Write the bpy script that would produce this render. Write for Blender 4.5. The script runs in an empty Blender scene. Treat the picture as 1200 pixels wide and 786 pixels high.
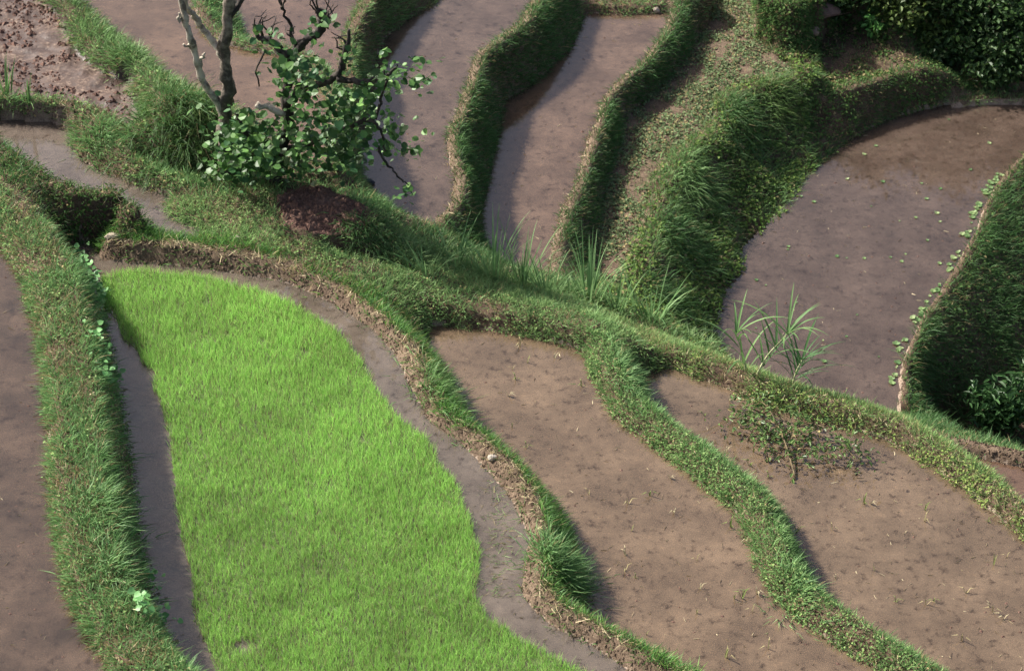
import bpy, math, random
import numpy as np
from mathutils import Vector, Matrix
R = math.radians
rng = np.random.default_rng(11)
random.seed(5)
S = bpy.context.scene
C = S.collection

# ------------------------------------------------------------------ camera
CH, PITCH, FPX = 17.2, R(35.0), 2823.0          # height over the seedling bed, tilt, focal length in photo pixels
cd = bpy.data.cameras.new('camera'); cam = bpy.data.objects.new('camera', cd); C.objects.link(cam)
cam.location = (0, 0, CH); cam.rotation_euler = (R(90) - PITCH, 0, 0)
cd.sensor_width = 36.0; cd.lens = 36.0 * FPX / 1200.0; cd.clip_start = 0.5; cd.clip_end = 2000
cd.dof.use_dof = True; cd.dof.focus_distance = 28.0; cd.dof.aperture_fstop = 2.8
S.camera = cam
# ------------------------------------------------------------------ sky and sun
SUN_EL, SUN_AZ = R(43), R(-61)                  # from behind and the left: azimuth measured from +Y towards +X
w = bpy.data.worlds.new('World'); S.world = w; w.use_nodes = True
nt = w.node_tree; nt.nodes.clear()
sky = nt.nodes.new('ShaderNodeTexSky'); sky.sky_type = 'NISHITA'; sky.sun_disc = False
sky.sun_elevation = SUN_EL; sky.sun_rotation = SUN_AZ; sky.air_density = 1.0; sky.dust_density = 8.0; sky.altitude = 600
bg = nt.nodes.new('ShaderNodeBackground'); bg.inputs['Strength'].default_value = 0.095
ow = nt.nodes.new('ShaderNodeOutputWorld')
nt.links.new(sky.outputs[0], bg.inputs[0]); nt.links.new(bg.outputs[0], ow.inputs[0])
sl = bpy.data.lights.new('sun', 'SUN'); sl.energy = 5.0; sl.angle = R(1.5); sl.color = (1.0, 0.955, 0.88)
so = bpy.data.objects.new('sun', sl); C.objects.link(so)
sdir = Vector((math.sin(SUN_AZ) * math.cos(SUN_EL), math.cos(SUN_AZ) * math.cos(SUN_EL), math.sin(SUN_EL)))
so.rotation_euler = sdir.to_track_quat('Z', 'Y').to_euler(); so.location = sdir * 60
S.view_settings.view_transform = 'Standard'; S.view_settings.look = 'None'
S.view_settings.exposure = 1.03; S.view_settings.gamma = 1.0; S.view_settings.use_curve_mapping = False
S.render.engine = 'CYCLES'

# ------------------------------------------------------------------ pixel -> place on a level
cp, sp = math.cos(PITCH), math.sin(PITCH)
def P(u, v, z):
    dx, a, b = u - 600.0, FPX, 393.0 - v
    dy, dz = a * cp + b * sp, -a * sp + b * cp
    t = (z - CH) / dz
    return (dx * t, dy * t)

# ------------------------------------------------------------------ noise
def vnoise(x, y, s, seed=0):
    x = np.asarray(x) / s + seed * 17.31; y = np.asarray(y) / s + seed * 9.77
    xi = np.floor(x).astype(np.int64); yi = np.floor(y).astype(np.int64)
    fx = x - xi; fy = y - yi
    fx = fx * fx * (3 - 2 * fx); fy = fy * fy * (3 - 2 * fy)
    def h(a, b):
        n = (a * 374761393 + b * 668265263 + seed * 1442695041) & 0x7fffffff
        n = ((n ^ (n >> 13)) * 1274126177) & 0x7fffffff
        return ((n ^ (n >> 16)) & 0xffff) / 65535.0
    return (h(xi, yi) * (1 - fx) + h(xi + 1, yi) * fx) * (1 - fy) + (h(xi, yi + 1) * (1 - fx) + h(xi + 1, yi + 1) * fx) * fy
def fbm(x, y, s, seed=0, o=3):
    r = 0; a = 0.5
    for k in range(o):
        r = r + a * (vnoise(x, y, s / 2 ** k, seed + k) - 0.5); a *= 0.55
    return r

# ------------------------------------------------------------------ terrace plan
# levels of the flat fields (metres, seedling bed water = 0)
LV = dict(Z=0.66, A=0.0, C=-0.45, D=-0.80, X=-1.10, E=-2.70, J=-2.15, H=-1.85, F=-1.45, G=-0.75, L2=-0.10, L=0.30,
          K=0.38, N=0.12, PL=0.25, V=-3.9)
# crest lines: points (u, v[, z]); z0, half width of the flat top
CR = {}
def crest(name, z0, hw, pts, wu=0.25, wl=0.4):
    CR[name] = dict(p=[(P(q[0], q[1], q[2] if len(q) > 2 else z0) + ((q[2] if len(q) > 2 else z0),)) for q in pts],
                    hw=hw, wu=wu, wl=wl, z0=z0)
crest('ZA', 0.84, 0.24, [(-160,130),(-80,190),(0,243),(40,275),(65,320),(80,400),(92,480),(97,560),(107,620),(120,680),(152,740),(192,790),(232,840),(275,900)], 0.36, 0.50)
crest('AC', 0.12, 0.07, [(130,281,.22),(200,284,.22),(280,296,.18),(340,311,.14),(400,337),(450,370),(480,402),(497,442),(520,482),(558,510),(596,545),(622,582),(637,620),(637,660),(634,685),(660,712),(710,740),(760,768),(800,790),(860,830),(930,880)], 0.22, 0.42)
crest('CB', -0.2, 0.16, [(215,235,.22),(270,262,.2),(340,290,.15),(430,318,.08),(500,343,-.17),(560,355,-.25),(640,368,-.27),(700,386,-.28),(752,402,-.55)], 0.3, 0.3)
crest('CD', -0.30, 0.12, [(704,392),(718,425),(738,466),(810,522),(880,575),(906,630),(924,672),(955,705),(1030,750),(1085,786),(1160,830),(1240,890)], 0.27, 0.40)
crest('DB', -0.65, 0.10, [(752,404),(800,411),(850,430),(900,450),(950,466),(1000,477),(1050,494),(1100,522),(1150,554),(1200,594),(1260,642),(1360,720)], 0.24, 0.35)
crest('XB', -1.0, 0.08, [(1120,516),(1160,525),(1200,533),(1260,548),(1400,590)], 0.15, 0.3)
crest('OM', 0.70, 0.12, [(-160,50,.9),(-60,110,.85),(0,173,.8),(50,211,.72),(90,224,.66),(130,226,.62),(155,247,.48)], 0.2, 0.2)
crest('KF', 0.43, 0.08, [(-60,108,.45),(20,117),(80,121),(108,138,.42),(135,163,.4),(158,190,.33),(205,217,.26),(225,228,.22)], 0.03, 0.12)
crest('KR', 0.60, 0.14, [(20,-60),(70,0),(95,30),(120,58),(150,66),(180,92,.75),(205,116,.95),(248,130,.9)], 0.08, 0.3)
crest('LR', 0.37, 0.08, [(236,-40),(238,0),(241,30),(262,44),(300,52),(345,58),(375,75),(392,110),(396,150),(390,190)], 0.12, 0.3)
crest('LG', -0.02, 0.08, [(460,-60),(440,-20),(425,10),(412,40),(410,70),(412,110),(408,160),(398,205)], 0.15, 0.0)
crest('GF', -0.66, 0.07, [(655,-60),(636,-20),(632,0),(620,22),(595,42),(567,60),(560,85),(547,122),(534,150),(537,185),(545,205),(538,235),(520,255)], 0.16, 0.0)
crest('FT', -1.34, 0.25, [(655,-14),(700,-2),(740,0),(780,-2),(815,-14)], 0.1, 0.0)
crest('FH', -1.36, 0.07, [(815,-60),(802,-25),(797,5),(788,32),(762,68),(740,88),(716,110),(710,135),(700,158),(690,190),(682,215),(668,245),(658,275),(652,312)], 0.14, 0.0)
crest('HE', -1.77, 0.14, [(946,82),(905,97),(868,106),(850,118),(845,140),(820,162),(797,185),(778,212),(768,250),(752,300),(738,350)], 0.15, 0.0)
crest('JE', -2.08, 0.07, [(962,112),(1000,101),(1040,89),(1080,80),(1108,82,-2.18),(1130,97,-2.5)], 0.12, 0.0)
crest('MB', -1.15, 0.2, [(880,-50),(893,-10),(925,0),(948,-6),(962,-50)], 0.2, 0.0)
crest('ET', -2.60, 0.06, [(1120,117),(1160,114),(1210,115),(1300,117)], 0.08, 0.1)
crest('SB', -1.0, 0.4, [(968,-50,-1.4),(1040,-46),(1200,-42),(1400,-40)], 0.2, 0.2)
crest('EB', -2.58, 0.06, [(1300,120),(1250,140),(1195,190),(1173,215),(1157,240),(1147,270),(1131,300),(1108,340),(1085,375),(1069,405),(1060,430),(1058,472)], 0.08, 0.3)
def cw(name, a=0, b=None):                       # crest points as world xy
    return [q[:2] for q in CR[name]['p'][a:b]]
def fz(name, *pts):
    return [P(u, v, LV[name]) for u, v in pts]
FP = {}
FP['Z'] = cw('ZA') + fz('Z', (-300,900), (-300,100))
FP['A'] = fz('A', (88,283)) + cw('AC') + fz('A', (700,960)) + cw('ZA')[:3:-1]
FP['C'] = cw('CB', 4, 8) + cw('CD', 1) + fz('C', (1000,960)) + cw('AC')[:6:-1]
FP['D'] = cw('DB') + fz('D', (1400,960)) + cw('CD')[::-1]
FP['X'] = fz('X', (1143,537)) + cw('XB', 2) + fz('X', (1400,760)) + cw('DB')[-2:7:-1]
FP['E'] = fz('E', (1300,119), (1200,120), (1150,119), (1116,121), (1080,129), (1050,136), (1000,161), (970,186), (945,206), (935,231), (915,256), (880,291),
             (865,321), (845,347), (836,385), (850,430), (900,462), (980,488), (1056,492)) + cw('EB')[::-1]
FP['J'] = fz('J', (952,50), (985,32), (1050,58), (1086,74), (1040,86), (1000,98), (975,106), (962,96))
FP['H'] = fz('H', (865,-60), (842,0), (818,45), (800,75), (770,105), (742,132), (728,152), (728,170), (715,200), (705,240), (695,280), (688,320), (735,350)) + cw('HE')[::-1] + fz('H', (900,62), (884,45), (890,10), (905,-60))
FP['F'] = fz('F', (784,16), (740,19), (686,17), (680,27), (665,60), (640,85), (612,108), (592,117), (590,135), (580,165), (575,190), (567,235), (563,262), (572,300), (605,318), (648,316)) + cw('FH')[:2:-1]
FP['G'] = fz('G', (540,-60), (515,3), (480,20), (450,45), (437,70), (430,110), (420,160), (408,212), (430,235), (455,252), (500,258)) + cw('GF')[::-1]
FP['L2'] = cw('LG') + cw('LR')[:3:-1] + fz('L2', (282,22), (270,-10), (262,-60))
FP['L'] = cw('LR') + fz('L', (330,165), (262,122), (200,104), (183,85), (170,70), (140,45), (110,15), (96,0), (50,-60))
FP['K'] = fz('K', (-120,-60), (40,-40), (50,0), (66,15), (77,35), (88,58), (103,72), (125,88), (160,93), (186,98), (182,118), (165,142), (150,152), (130,137), (108,125), (78,119), (20,114), (-60,100))
FP['N'] = fz('N', (-60,132), (22,139), (58,142), (84,151), (82,176), (100,194), (130,207), (160,216), (196,229), (222,246), (240,270), (205,275), (172,272), (166,258)) + cw('OM')[::-1]
FP['PL'] = fz('PL', (321,240), (336,223), (375,219), (420,237), (439,252), (425,268), (385,274), (341,269))
FP['V'] = fz('V', (1070,505), (1110,530), (1180,545), (1600,600), (1600,250), (1400,250), (1290,360), (1180,480))
# extra ground heights (no crest of its own): dips and slope feet
DIP = [(-2.42, [(1000,140),(962,144),(925,158),(898,172),(872,205),(848,240),(826,285),(805,335)]), (-1.9, [(960,60),(950,75)]), (-0.14, [(385,303),(430,311),(470,317),(500,320)]),
       (0.08, [(172,196),(205,207),(240,209)]), (0.1, [(262,196),(270,205)]),
       (-1.85, [(884,45),(915,62),(945,58),(952,35)]),
       (-2.6, [(1087,74),(1117,90),(1145,106),(1200,109)]),
       (0.05, [(88,284),(110,281),(128,277),(160,268)])]

# ------------------------------------------------------------------ height field
H0 = 0.05
X0, X1, Y0, Y1 = -11.5, 11.5, 16.4, 43.0
nx = int(round((X1 - X0) / H0)) + 1; ny = int(round((Y1 - Y0) / H0)) + 1
gx = X0 + np.arange(nx) * H0; gy = Y0 + np.arange(ny) * H0
GX, GY = np.meshgrid(gx, gy)                     # [iy, ix]
wobx = GX + 0.10 * fbm(GX, GY, 0.7, 3); woby = GY + 0.10 * fbm(GX, GY, 0.7, 8)   # uneven edges
def inside(poly, X, Y):
    r = np.zeros(X.shape, bool); n = len(poly)
    for i in range(n):
        x1, y1 = poly[i]; x2, y2 = poly[(i + 1) % n]
        if y1 == y2: continue
        c = ((y1 > Y) != (y2 > Y)) & (X < (x2 - x1) * (Y - y1) / (y2 - y1) + x1)
        r ^= c
    return r
names = list(CR)
best = np.full(GX.shape, 1e9); bid = np.zeros(GX.shape, int); bz = np.zeros(GX.shape); bs = np.zeros(GX.shape); bt = np.zeros(GX.shape)
cdist = {}
for k, n in enumerate(names):
    pts = CR[n]['p']; dmin = np.full(GX.shape, 1e9); zz = np.zeros(GX.shape); ss = np.zeros(GX.shape); tt = np.zeros(GX.shape); L = 0
    for (xa, ya, za), (xb, yb, zb) in zip(pts[:-1], pts[1:]):
        dx, dy = xb - xa, yb - ya; l2 = dx * dx + dy * dy
        t = np.clip(((wobx - xa) * dx + (woby - ya) * dy) / l2, 0, 1)
        ex, ey = wobx - xa - t * dx, woby - ya - t * dy
        d = np.sqrt(ex * ex + ey * ey); m = d < dmin
        dmin[m] = d[m]; zz[m] = (za + t * (zb - za))[m]
        ss[m] = np.sign(ex * dy - ey * dx)[m]; tt[m] = (L + t * math.sqrt(l2))[m]; L += math.sqrt(l2)
    cdist[n] = (dmin, zz)
    m = dmin < best
    best[m] = dmin[m]; bid[m] = k; bz[m] = zz[m]; bs[m] = ss[m]; bt[m] = tt[m]
SD = best * bs                                    # signed distance to the own crest (+ = right of its direction)
fid = np.full(GX.shape, -1); fn = list(FP)
for k, n in enumerate(fn):
    m = inside(FP[n], wobx, woby)
    for c in names:
        d, zz = cdist[c]
        wid = np.where(zz - LV[n] < 0.32, CR[c]['wu'], CR[c]['wl'])
        if c in ('GF','FH','LG') and n in ('F','H','G') and dict(GF='F', FH='H', LG='G')[c] == n: continue
        if c == 'HE' and n == 'E': continue
        m &= ~((d < wid) & (zz > LV[n] - 0.05))
    fid[m] = k
fixed = np.zeros(GX.shape, bool); val = np.zeros(GX.shape)
for k, n in enumerate(fn):
    m = fid == k; dep = 0.0 if n in ('K','PL','J','H','V') else 0.055
    val[m] = LV[n] - dep; fixed |= m
for n in names:
    d, zz = cdist[n]; m = (d < max(CR[n]['hw'], 0.05)) & (fid < 0)
    val[m] = zz[m]; fixed |= m
for z, pts in DIP:
    q = [P(u, v, z) for u, v in pts]
    for (xa, ya), (xb, yb) in zip(q[:-1], q[1:]):
        for t in np.linspace(0, 1, 40):
            ix = int(round((xa + t * (xb - xa) - X0) / H0)); iy = int(round((ya + t * (yb - ya) - Y0) / H0))
            if 0 <= ix < nx and 0 <= iy < ny and fid[iy, ix] < 0:
                val[iy, ix] = z; fixed[iy, ix] = True
def relax(z, fx, v, it):
    for _ in range(it):
        p = np.pad(z, 1, mode='edge')
        z = np.where(fx, v, 0.25 * (p[:-2, 1:-1] + p[2:, 1:-1] + p[1:-1, :-2] + p[1:-1, 2:]))
    return z
z = None
for f in (16, 8, 4, 2, 1):
    fy, fxx = (ny + f - 1) // f, (nx + f - 1) // f
    if f > 1:
        pf = np.zeros((fy * f, fxx * f)); pv = np.zeros((fy * f, fxx * f))
        pf[:ny, :nx] = fixed; pv[:ny, :nx] = val * fixed
        cf = pf.reshape(fy, f, fxx, f).sum((1, 3)); cv = pv.reshape(fy, f, fxx, f).sum((1, 3))
        fx = cf > 0; v = np.where(fx, cv / np.maximum(cf, 1), 0)
    else: fx, v = fixed, val
    if z is None: z = np.where(fx, v, v[fx].mean())
    else: z = np.repeat(np.repeat(z, 2, 0), 2, 1)[:fx.shape[0], :fx.shape[1]]
    z = relax(z, fx, v, {16: 400, 8: 200, 4: 120, 2: 80, 1: 60}[f])
Zs = z
bank = fid < 0
# roughen the earth: banks lumpy, beds with clods and soft hollows
lump = 0.11 * fbm(GX, GY, 0.55, 21, 4) + 0.05 * fbm(GX, GY, 0.16, 31, 2)
soft = np.clip(np.abs(best) / 0.3, 0.25, 1)
soft = soft * np.where((bid == names.index('HE')) | (bid == names.index('OM')), 2.3, 1)
Zs = Zs + np.where(bank, lump * soft, 0) + np.where(bank & (bid == names.index('HE')), .42 * fbm(GX, GY, 1.1, 25, 2) * np.clip((best - .12) / .4, 0, 1), 0)
for k, n in enumerate(fn):
    m = fid == k
    if n in ('K', 'PL'): Zs = np.where(m, Zs + 0.10 * fbm(GX, GY, 0.30, 41, 4) + 0.10 * np.maximum(fbm(GX, GY, 0.13, 47, 2), 0), Zs)
    elif n in ('H', 'J', 'V'): Zs = np.where(m, Zs + 0.10 * fbm(GX, GY, 0.4, 51, 4), Zs)
    else:
        cl = np.clip(fbm(GX, GY, 0.35, 61 + k, 3) - 0.13, 0, 1) * 0.32
        Zs = np.where(m, np.minimum(Zs + 0.03 * fbm(GX, GY, 0.8, 71 + k, 2) + cl, LV[n] - .01), Zs)
# footprints: hollows, dark of deeper water painted into the bed colour; smudges elsewhere
PAINTED_DARK = np.zeros(GX.shape)
def prints(n, pts, r0=.10, r1=.16, deep=.05):
    k = fn.index(n)
    for u, v in pts:
        x, y = P(u, v, LV[n]); a = rng.uniform(-.5, .5); r = rng.uniform(r0, r1) * 1.15
        ex = ((GX - x) * math.cos(a) + (GY - y) * math.sin(a)) / r; ey = (-(GX - x) * math.sin(a) + (GY - y) * math.cos(a)) / (r * .75)
        g = np.exp(-(ex * ex + ey * ey) ** 1.5) * (fid == k)
        PAINTED_DARK[:] = np.maximum(PAINTED_DARK, g); Zs[:] = Zs - deep * g
prints('Z', [(13,355),(25,330),(12,387),(35,416),(20,432),(38,440),(12,462),(40,457),(10,300),(25,285),(30,578),(40,582),(12,620),(8,645),(48,696),(30,735),(75,737),(25,602),(70,775),(15,690),(45,655),(60,745),(20,545),(5,575),(-20,480),(-30,600)])
prints('C', [(float(a), float(b)) for a, b in zip(rng.uniform(520, 1000, 130), rng.uniform(390, 780, 130))], .05, .14, .02)
prints('D', [(float(a), float(b)) for a, b in zip(rng.uniform(780, 1200, 150), rng.uniform(430, 780, 150))], .06, .18, .02)
prints('E', [(float(a), float(b)) for a, b in zip(rng.uniform(860, 1200, 90), rng.uniform(130, 450, 90))], .05, .12, .02)
prints('A', [(float(a), float(b)) for a, b in zip(rng.uniform(140, 240, 14), rng.uniform(430, 780, 14))], .08, .14, .02)
gyy, gxx = np.gradient(Zs, H0)
NRM = np.dstack([-gxx, -gyy, np.ones_like(Zs)]); NRM /= np.linalg.norm(NRM, axis=2, keepdims=True)
def samp(A, x, y):
    fx = np.clip((np.asarray(x) - X0) / H0, 0, nx - 1.001); fy = np.clip((np.asarray(y) - Y0) / H0, 0, ny - 1.001)
    ix = fx.astype(int); iy = fy.astype(int); tx = fx - ix; ty = fy - iy
    if A.ndim == 3: tx = tx[..., None]; ty = ty[..., None]
    return (A[iy, ix] * (1 - tx) + A[iy, ix + 1] * tx) * (1 - ty) + (A[iy + 1, ix] * (1 - tx) + A[iy + 1, ix + 1] * tx) * ty
def near(A, x, y):
    ix = np.clip(((np.asarray(x) - X0) / H0 + 0.5).astype(int), 0, nx - 1); iy = np.clip(((np.asarray(y) - Y0) / H0 + 0.5).astype(int), 0, ny - 1)
    return A[iy, ix]
WL = np.full(GX.shape, -99.0)
WATER = ['Z', 'A', 'C', 'D', 'X', 'E', 'F', 'G', 'L', 'L2', 'N']
for k, n in enumerate(fn):
    if n in WATER: WL[fid == k] = LV[n]
def hit(u, v, water=False):
    """first point of the terrain on the pixel's ray"""
    dx, a, b = u - 600.0, FPX, 393.0 - v
    d = np.array([dx, a * cp + b * sp, -a * sp + b * cp]); d /= np.linalg.norm(d)
    t = np.arange(18, 52, 0.02); q = np.array([0, 0, CH]) + t[:, None] * d
    h = samp(Zs, q[:, 0], q[:, 1])
    if water: h = np.maximum(h, near(WL, q[:, 0], q[:, 1]))
    i = int(np.argmax(q[:, 2] <= h)); p = q[i]
    return Vector((p[0], p[1], h[i]))

# ------------------------------------------------------------------ materials
def mat(name):
    m = bpy.data.materials.new(name); m.use_nodes = True; t = m.node_tree; t.nodes.clear()
    o = t.nodes.new('ShaderNodeOutputMaterial'); return m, t, o
def N(t, ty, **kw):
    n = t.nodes.new(ty)
    for k, v in kw.items():
        if k in n.inputs: n.inputs[k].default_value = v
        else: setattr(n, k, v)
    return n
def ramp(t, fac, stops):
    r = t.nodes.new('ShaderNodeValToRGB'); e = r.color_ramp.elements
    while len(e) < len(stops): e.new(0.5)
    for i, (p, c) in enumerate(stops): e[i].position = p; e[i].color = (*c, 1)
    t.links.new(fac, r.inputs[0]); return r.outputs[0]
def soil_mat(name, c0, c1, c2, rough=0.95, scale=6.0, wet=0.0, bump=0.6, painted_dark=False, st=(0.36, 0.5, 0.66)):
    m, t, o = mat(name)
    g = N(t, 'ShaderNodeNewGeometry')
    n1 = N(t, 'ShaderNodeTexNoise', Scale=scale, Detail=8.0, Roughness=0.65); t.links.new(g.outputs['Position'], n1.inputs['Vector'])
    n2 = N(t, 'ShaderNodeTexNoise', Scale=scale * 8, Detail=5.0, Roughness=0.7); t.links.new(g.outputs['Position'], n2.inputs['Vector'])
    mx = N(t, 'ShaderNodeMath', operation='ADD'); ml = N(t, 'ShaderNodeMath', operation='MULTIPLY'); ml.inputs[1].default_value = 0.5
    t.links.new(n1.outputs[0], mx.inputs[0]); t.links.new(n2.outputs[0], mx.inputs[1]); t.links.new(mx.outputs[0], ml.inputs[0])
    col = ramp(t, ml.outputs[0], [(st[0], c0), (st[1], c1), (st[2], c2)])
    if painted_dark:
        at = N(t, 'ShaderNodeAttribute', attribute_name='Col'); mu = N(t, 'ShaderNodeMix', data_type='RGBA', blend_type='MULTIPLY'); mu.inputs[0].default_value = 1
        t.links.new(col, mu.inputs[6]); t.links.new(at.outputs[0], mu.inputs[7]); col = mu.outputs[2]
    b = N(t, 'ShaderNodeBsdfPrincipled', Roughness=rough); b.inputs['Specular IOR Level'].default_value = 0.3
    if wet > 0:
        rr = ramp(t, n1.outputs[0], [(0.42, (wet,) * 3), (0.58, (rough,) * 3)]); t.links.new(rr, b.inputs['Roughness'])
        b.inputs['Specular IOR Level'].default_value = 0.35
    bp = N(t, 'ShaderNodeBump', Strength=bump, Distance=0.03); t.links.new(ml.outputs[0], bp.inputs['Height'])
    t.links.new(bp.outputs[0], b.inputs['Normal']); t.links.new(col, b.inputs['Base Color']); t.links.new(b.outputs[0], o.inputs[0])
    return m
def leaf_mat(name, trans=0.35, rough=0.55, spec=0.25):
    m, t, o = mat(name)
    a = N(t, 'ShaderNodeAttribute', attribute_name='Col')
    p = N(t, 'ShaderNodeBsdfPrincipled', Roughness=rough); p.inputs['Specular IOR Level'].default_value = spec
    tr = N(t, 'ShaderNodeBsdfTranslucent'); mx = N(t, 'ShaderNodeMixShader'); mx.inputs[0].default_value = trans
    t.links.new(a.outputs[0], p.inputs['Base Color']); t.links.new(a.outputs[0], tr.inputs[0])
    t.links.new(p.outputs[0], mx.inputs[1]); t.links.new(tr.outputs[0], mx.inputs[2]); t.links.new(mx.outputs[0], o.inputs[0])
    return m
def water_mat(name, tint, murk, seed):
    m, t, o = mat(name)
    g = N(t, 'ShaderNodeNewGeometry')
    mp = N(t, 'ShaderNodeMapping'); mp.inputs['Location'].default_value = (seed * 3.7, seed * 1.9, 0); t.links.new(g.outputs['Position'], mp.inputs[0])
    n1 = N(t, 'ShaderNodeTexNoise', Scale=1.6, Detail=7.0, Roughness=0.62); t.links.new(mp.outputs[0], n1.inputs['Vector'])
    n2 = N(t, 'ShaderNodeTexNoise', Scale=9.0, Detail=3.0, Roughness=0.5); t.links.new(mp.outputs[0], n2.inputs['Vector'])
    col = ramp(t, n1.outputs[0], [(0.3, tuple(c * 0.90 for c in tint)), (0.55, tint), (0.75, tuple(c * 1.10 for c in tint))])
    n3 = N(t, 'ShaderNodeTexNoise', Scale=8.5, Detail=7.0, Roughness=0.72); t.links.new(mp.outputs[0], n3.inputs['Vector'])
    sp3 = ramp(t, n3.outputs[0], [(0.33, (.36, .34, .32)), (0.46, (.96, .96, .96)), (0.58, (1.0, 1.0, 1.0)), (0.70, (1.3, 1.26, 1.2))])
    mu = N(t, 'ShaderNodeMix', data_type='RGBA', blend_type='MULTIPLY'); mu.inputs[0].default_value = 1
    t.links.new(col, mu.inputs[6]); t.links.new(sp3, mu.inputs[7])
    df = N(t, 'ShaderNodeBsdfDiffuse'); t.links.new(mu.outputs[2], df.inputs[0])
    tp = N(t, 'ShaderNodeBsdfTransparent'); tp.inputs[0].default_value = (0.80, 0.70, 0.60, 1)
    fm = ramp(t, n1.outputs[0], [(0.35, (murk - 0.10,) * 3), (0.65, (murk + 0.10,) * 3)])
    m1 = N(t, 'ShaderNodeMixShader'); t.links.new(fm, m1.inputs[0]); t.links.new(tp.outputs[0], m1.inputs[1]); t.links.new(df.outputs[0], m1.inputs[2])
    gl = N(t, 'ShaderNodeBsdfGlossy', Roughness=0.04)
    bp = N(t, 'ShaderNodeBump', Strength=0.05, Distance=0.01); t.links.new(n2.outputs[0], bp.inputs['Height']); t.links.new(bp.outputs[0], gl.inputs['Normal'])
    fr = N(t, 'ShaderNodeFresnel', IOR=1.55)
    m2 = N(t, 'ShaderNodeMixShader'); t.links.new(fr.outputs[0], m2.inputs[0]); t.links.new(m1.outputs[0], m2.inputs[1]); t.links.new(gl.outputs[0], m2.inputs[2])
    t.links.new(m2.outputs[0], o.inputs[0]); return m
M = {}
M['soil'] = soil_mat('bund_soil', (0.035, 0.022, 0.014), (0.085, 0.055, 0.036), (0.17, 0.12, 0.08))
M['dry'] = soil_mat('dry_soil', (0.05, 0.032, 0.02), (0.105, 0.072, 0.048), (0.21, 0.155, 0.105))
M['bed'] = soil_mat('paddy_bed', (0.055, 0.042, 0.035), (0.21, 0.155, 0.115), (0.29, 0.22, 0.165), rough=0.7, scale=6.5, painted_dark=True, st=(0.38, 0.48, 0.60))
M['wet'] = soil_mat('wet_mud', (0.04, 0.025, 0.02), (0.075, 0.047, 0.037), (0.27, 0.20, 0.15), rough=0.85, scale=2.2, wet=0.45, st=(0.36, 0.53, 0.68))  # palest stop puts the wet sheen into the mud's colour
M['plough'] = soil_mat('ploughed_soil', (0.045, 0.024, 0.018), (0.12, 0.066, 0.05), (0.20, 0.12, 0.09))
M['grass'] = leaf_mat('grass_blades'); M['rice'] = leaf_mat('rice_blades', 0.45, 0.6, 0.15); M['straw'] = leaf_mat('straw', 0.15, 0.7, 0.2)
M['leaf'] = leaf_mat('broad_leaves', 0.25, 0.45, 0.3); M['weed'] = leaf_mat('weed_leaves', 0.3, 0.65, 0.12)

# ------------------------------------------------------------------ object helpers
def link(o, parent=None, label=None, cat=None, group=None, kind=None):
    C.objects.link(o)
    if parent: o.parent = parent
    if label: o['label'] = label
    if cat: o['category'] = cat
    if group: o['group'] = group
    if kind: o['kind'] = kind
    return o
def empty(name, loc, label, cat, group=None):
    o = bpy.data.objects.new(name, None); o.location = loc; o.empty_display_size = 0.2
    return link(o, None, label, cat, group)
def npmesh(name, verts, loops, starts, totals, m, cols=None, smooth=False):
    me = bpy.data.meshes.new(name)
    me.vertices.add(len(verts)); me.vertices.foreach_set('co', np.ascontiguousarray(verts, np.float32).ravel())
    me.loops.add(len(loops)); me.loops.foreach_set('vertex_index', np.ascontiguousarray(loops, np.int32))
    me.polygons.add(len(starts)); me.polygons.foreach_set('loop_start', np.ascontiguousarray(starts, np.int32))
    try: me.polygons.foreach_set('loop_total', np.ascontiguousarray(totals, np.int32))
    except Exception: pass
    if cols is not None:
        ca = me.color_attributes.new('Col', 'FLOAT_COLOR', 'POINT')
        c4 = np.ones((len(verts), 4), np.float32); c4[:, :3] = cols; ca.data.foreach_set('color', c4.ravel())
    me.polygons.foreach_set('use_smooth', np.full(len(starts), smooth))
    me.update(calc_edges=True); me.validate(); me.materials.append(m); return me
def obj(name, me, parent=None, **kw):
    return link(bpy.data.objects.new(name, me), parent, **kw)
def quads(name, V, Q, m, cols=None, smooth=False):
    Q = np.asarray(Q); return npmesh(name, V, Q.ravel(), np.arange(len(Q)) * Q.shape[1], np.full(len(Q), Q.shape[1]), m, cols, smooth)
def grid_mesh(name, mask, zarr, m, org=(0, 0, 0), dark=None):
    iy, ix = np.nonzero(mask[:-1, :-1])
    idx = np.full(GX.shape, -1); c = np.stack([iy * nx + ix, iy * nx + ix + 1, (iy + 1) * nx + ix + 1, (iy + 1) * nx + ix], 1)
    u, inv = np.unique(c.ravel(), return_inverse=True)
    zz = zarr.ravel()[u] if isinstance(zarr, np.ndarray) else np.full(len(u), zarr)
    V = np.stack([GX.ravel()[u], GY.ravel()[u], zz], 1) - np.array(org)
    cols = None if dark is None else np.repeat(1 - .95 * dark.ravel()[u][:, None], 3, 1)
    return quads(name, V, inv.reshape(-1, 4), m, cols, smooth=True)
def unit(a): return a / np.maximum(np.linalg.norm(a, axis=1, keepdims=True), 1e-9)
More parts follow.
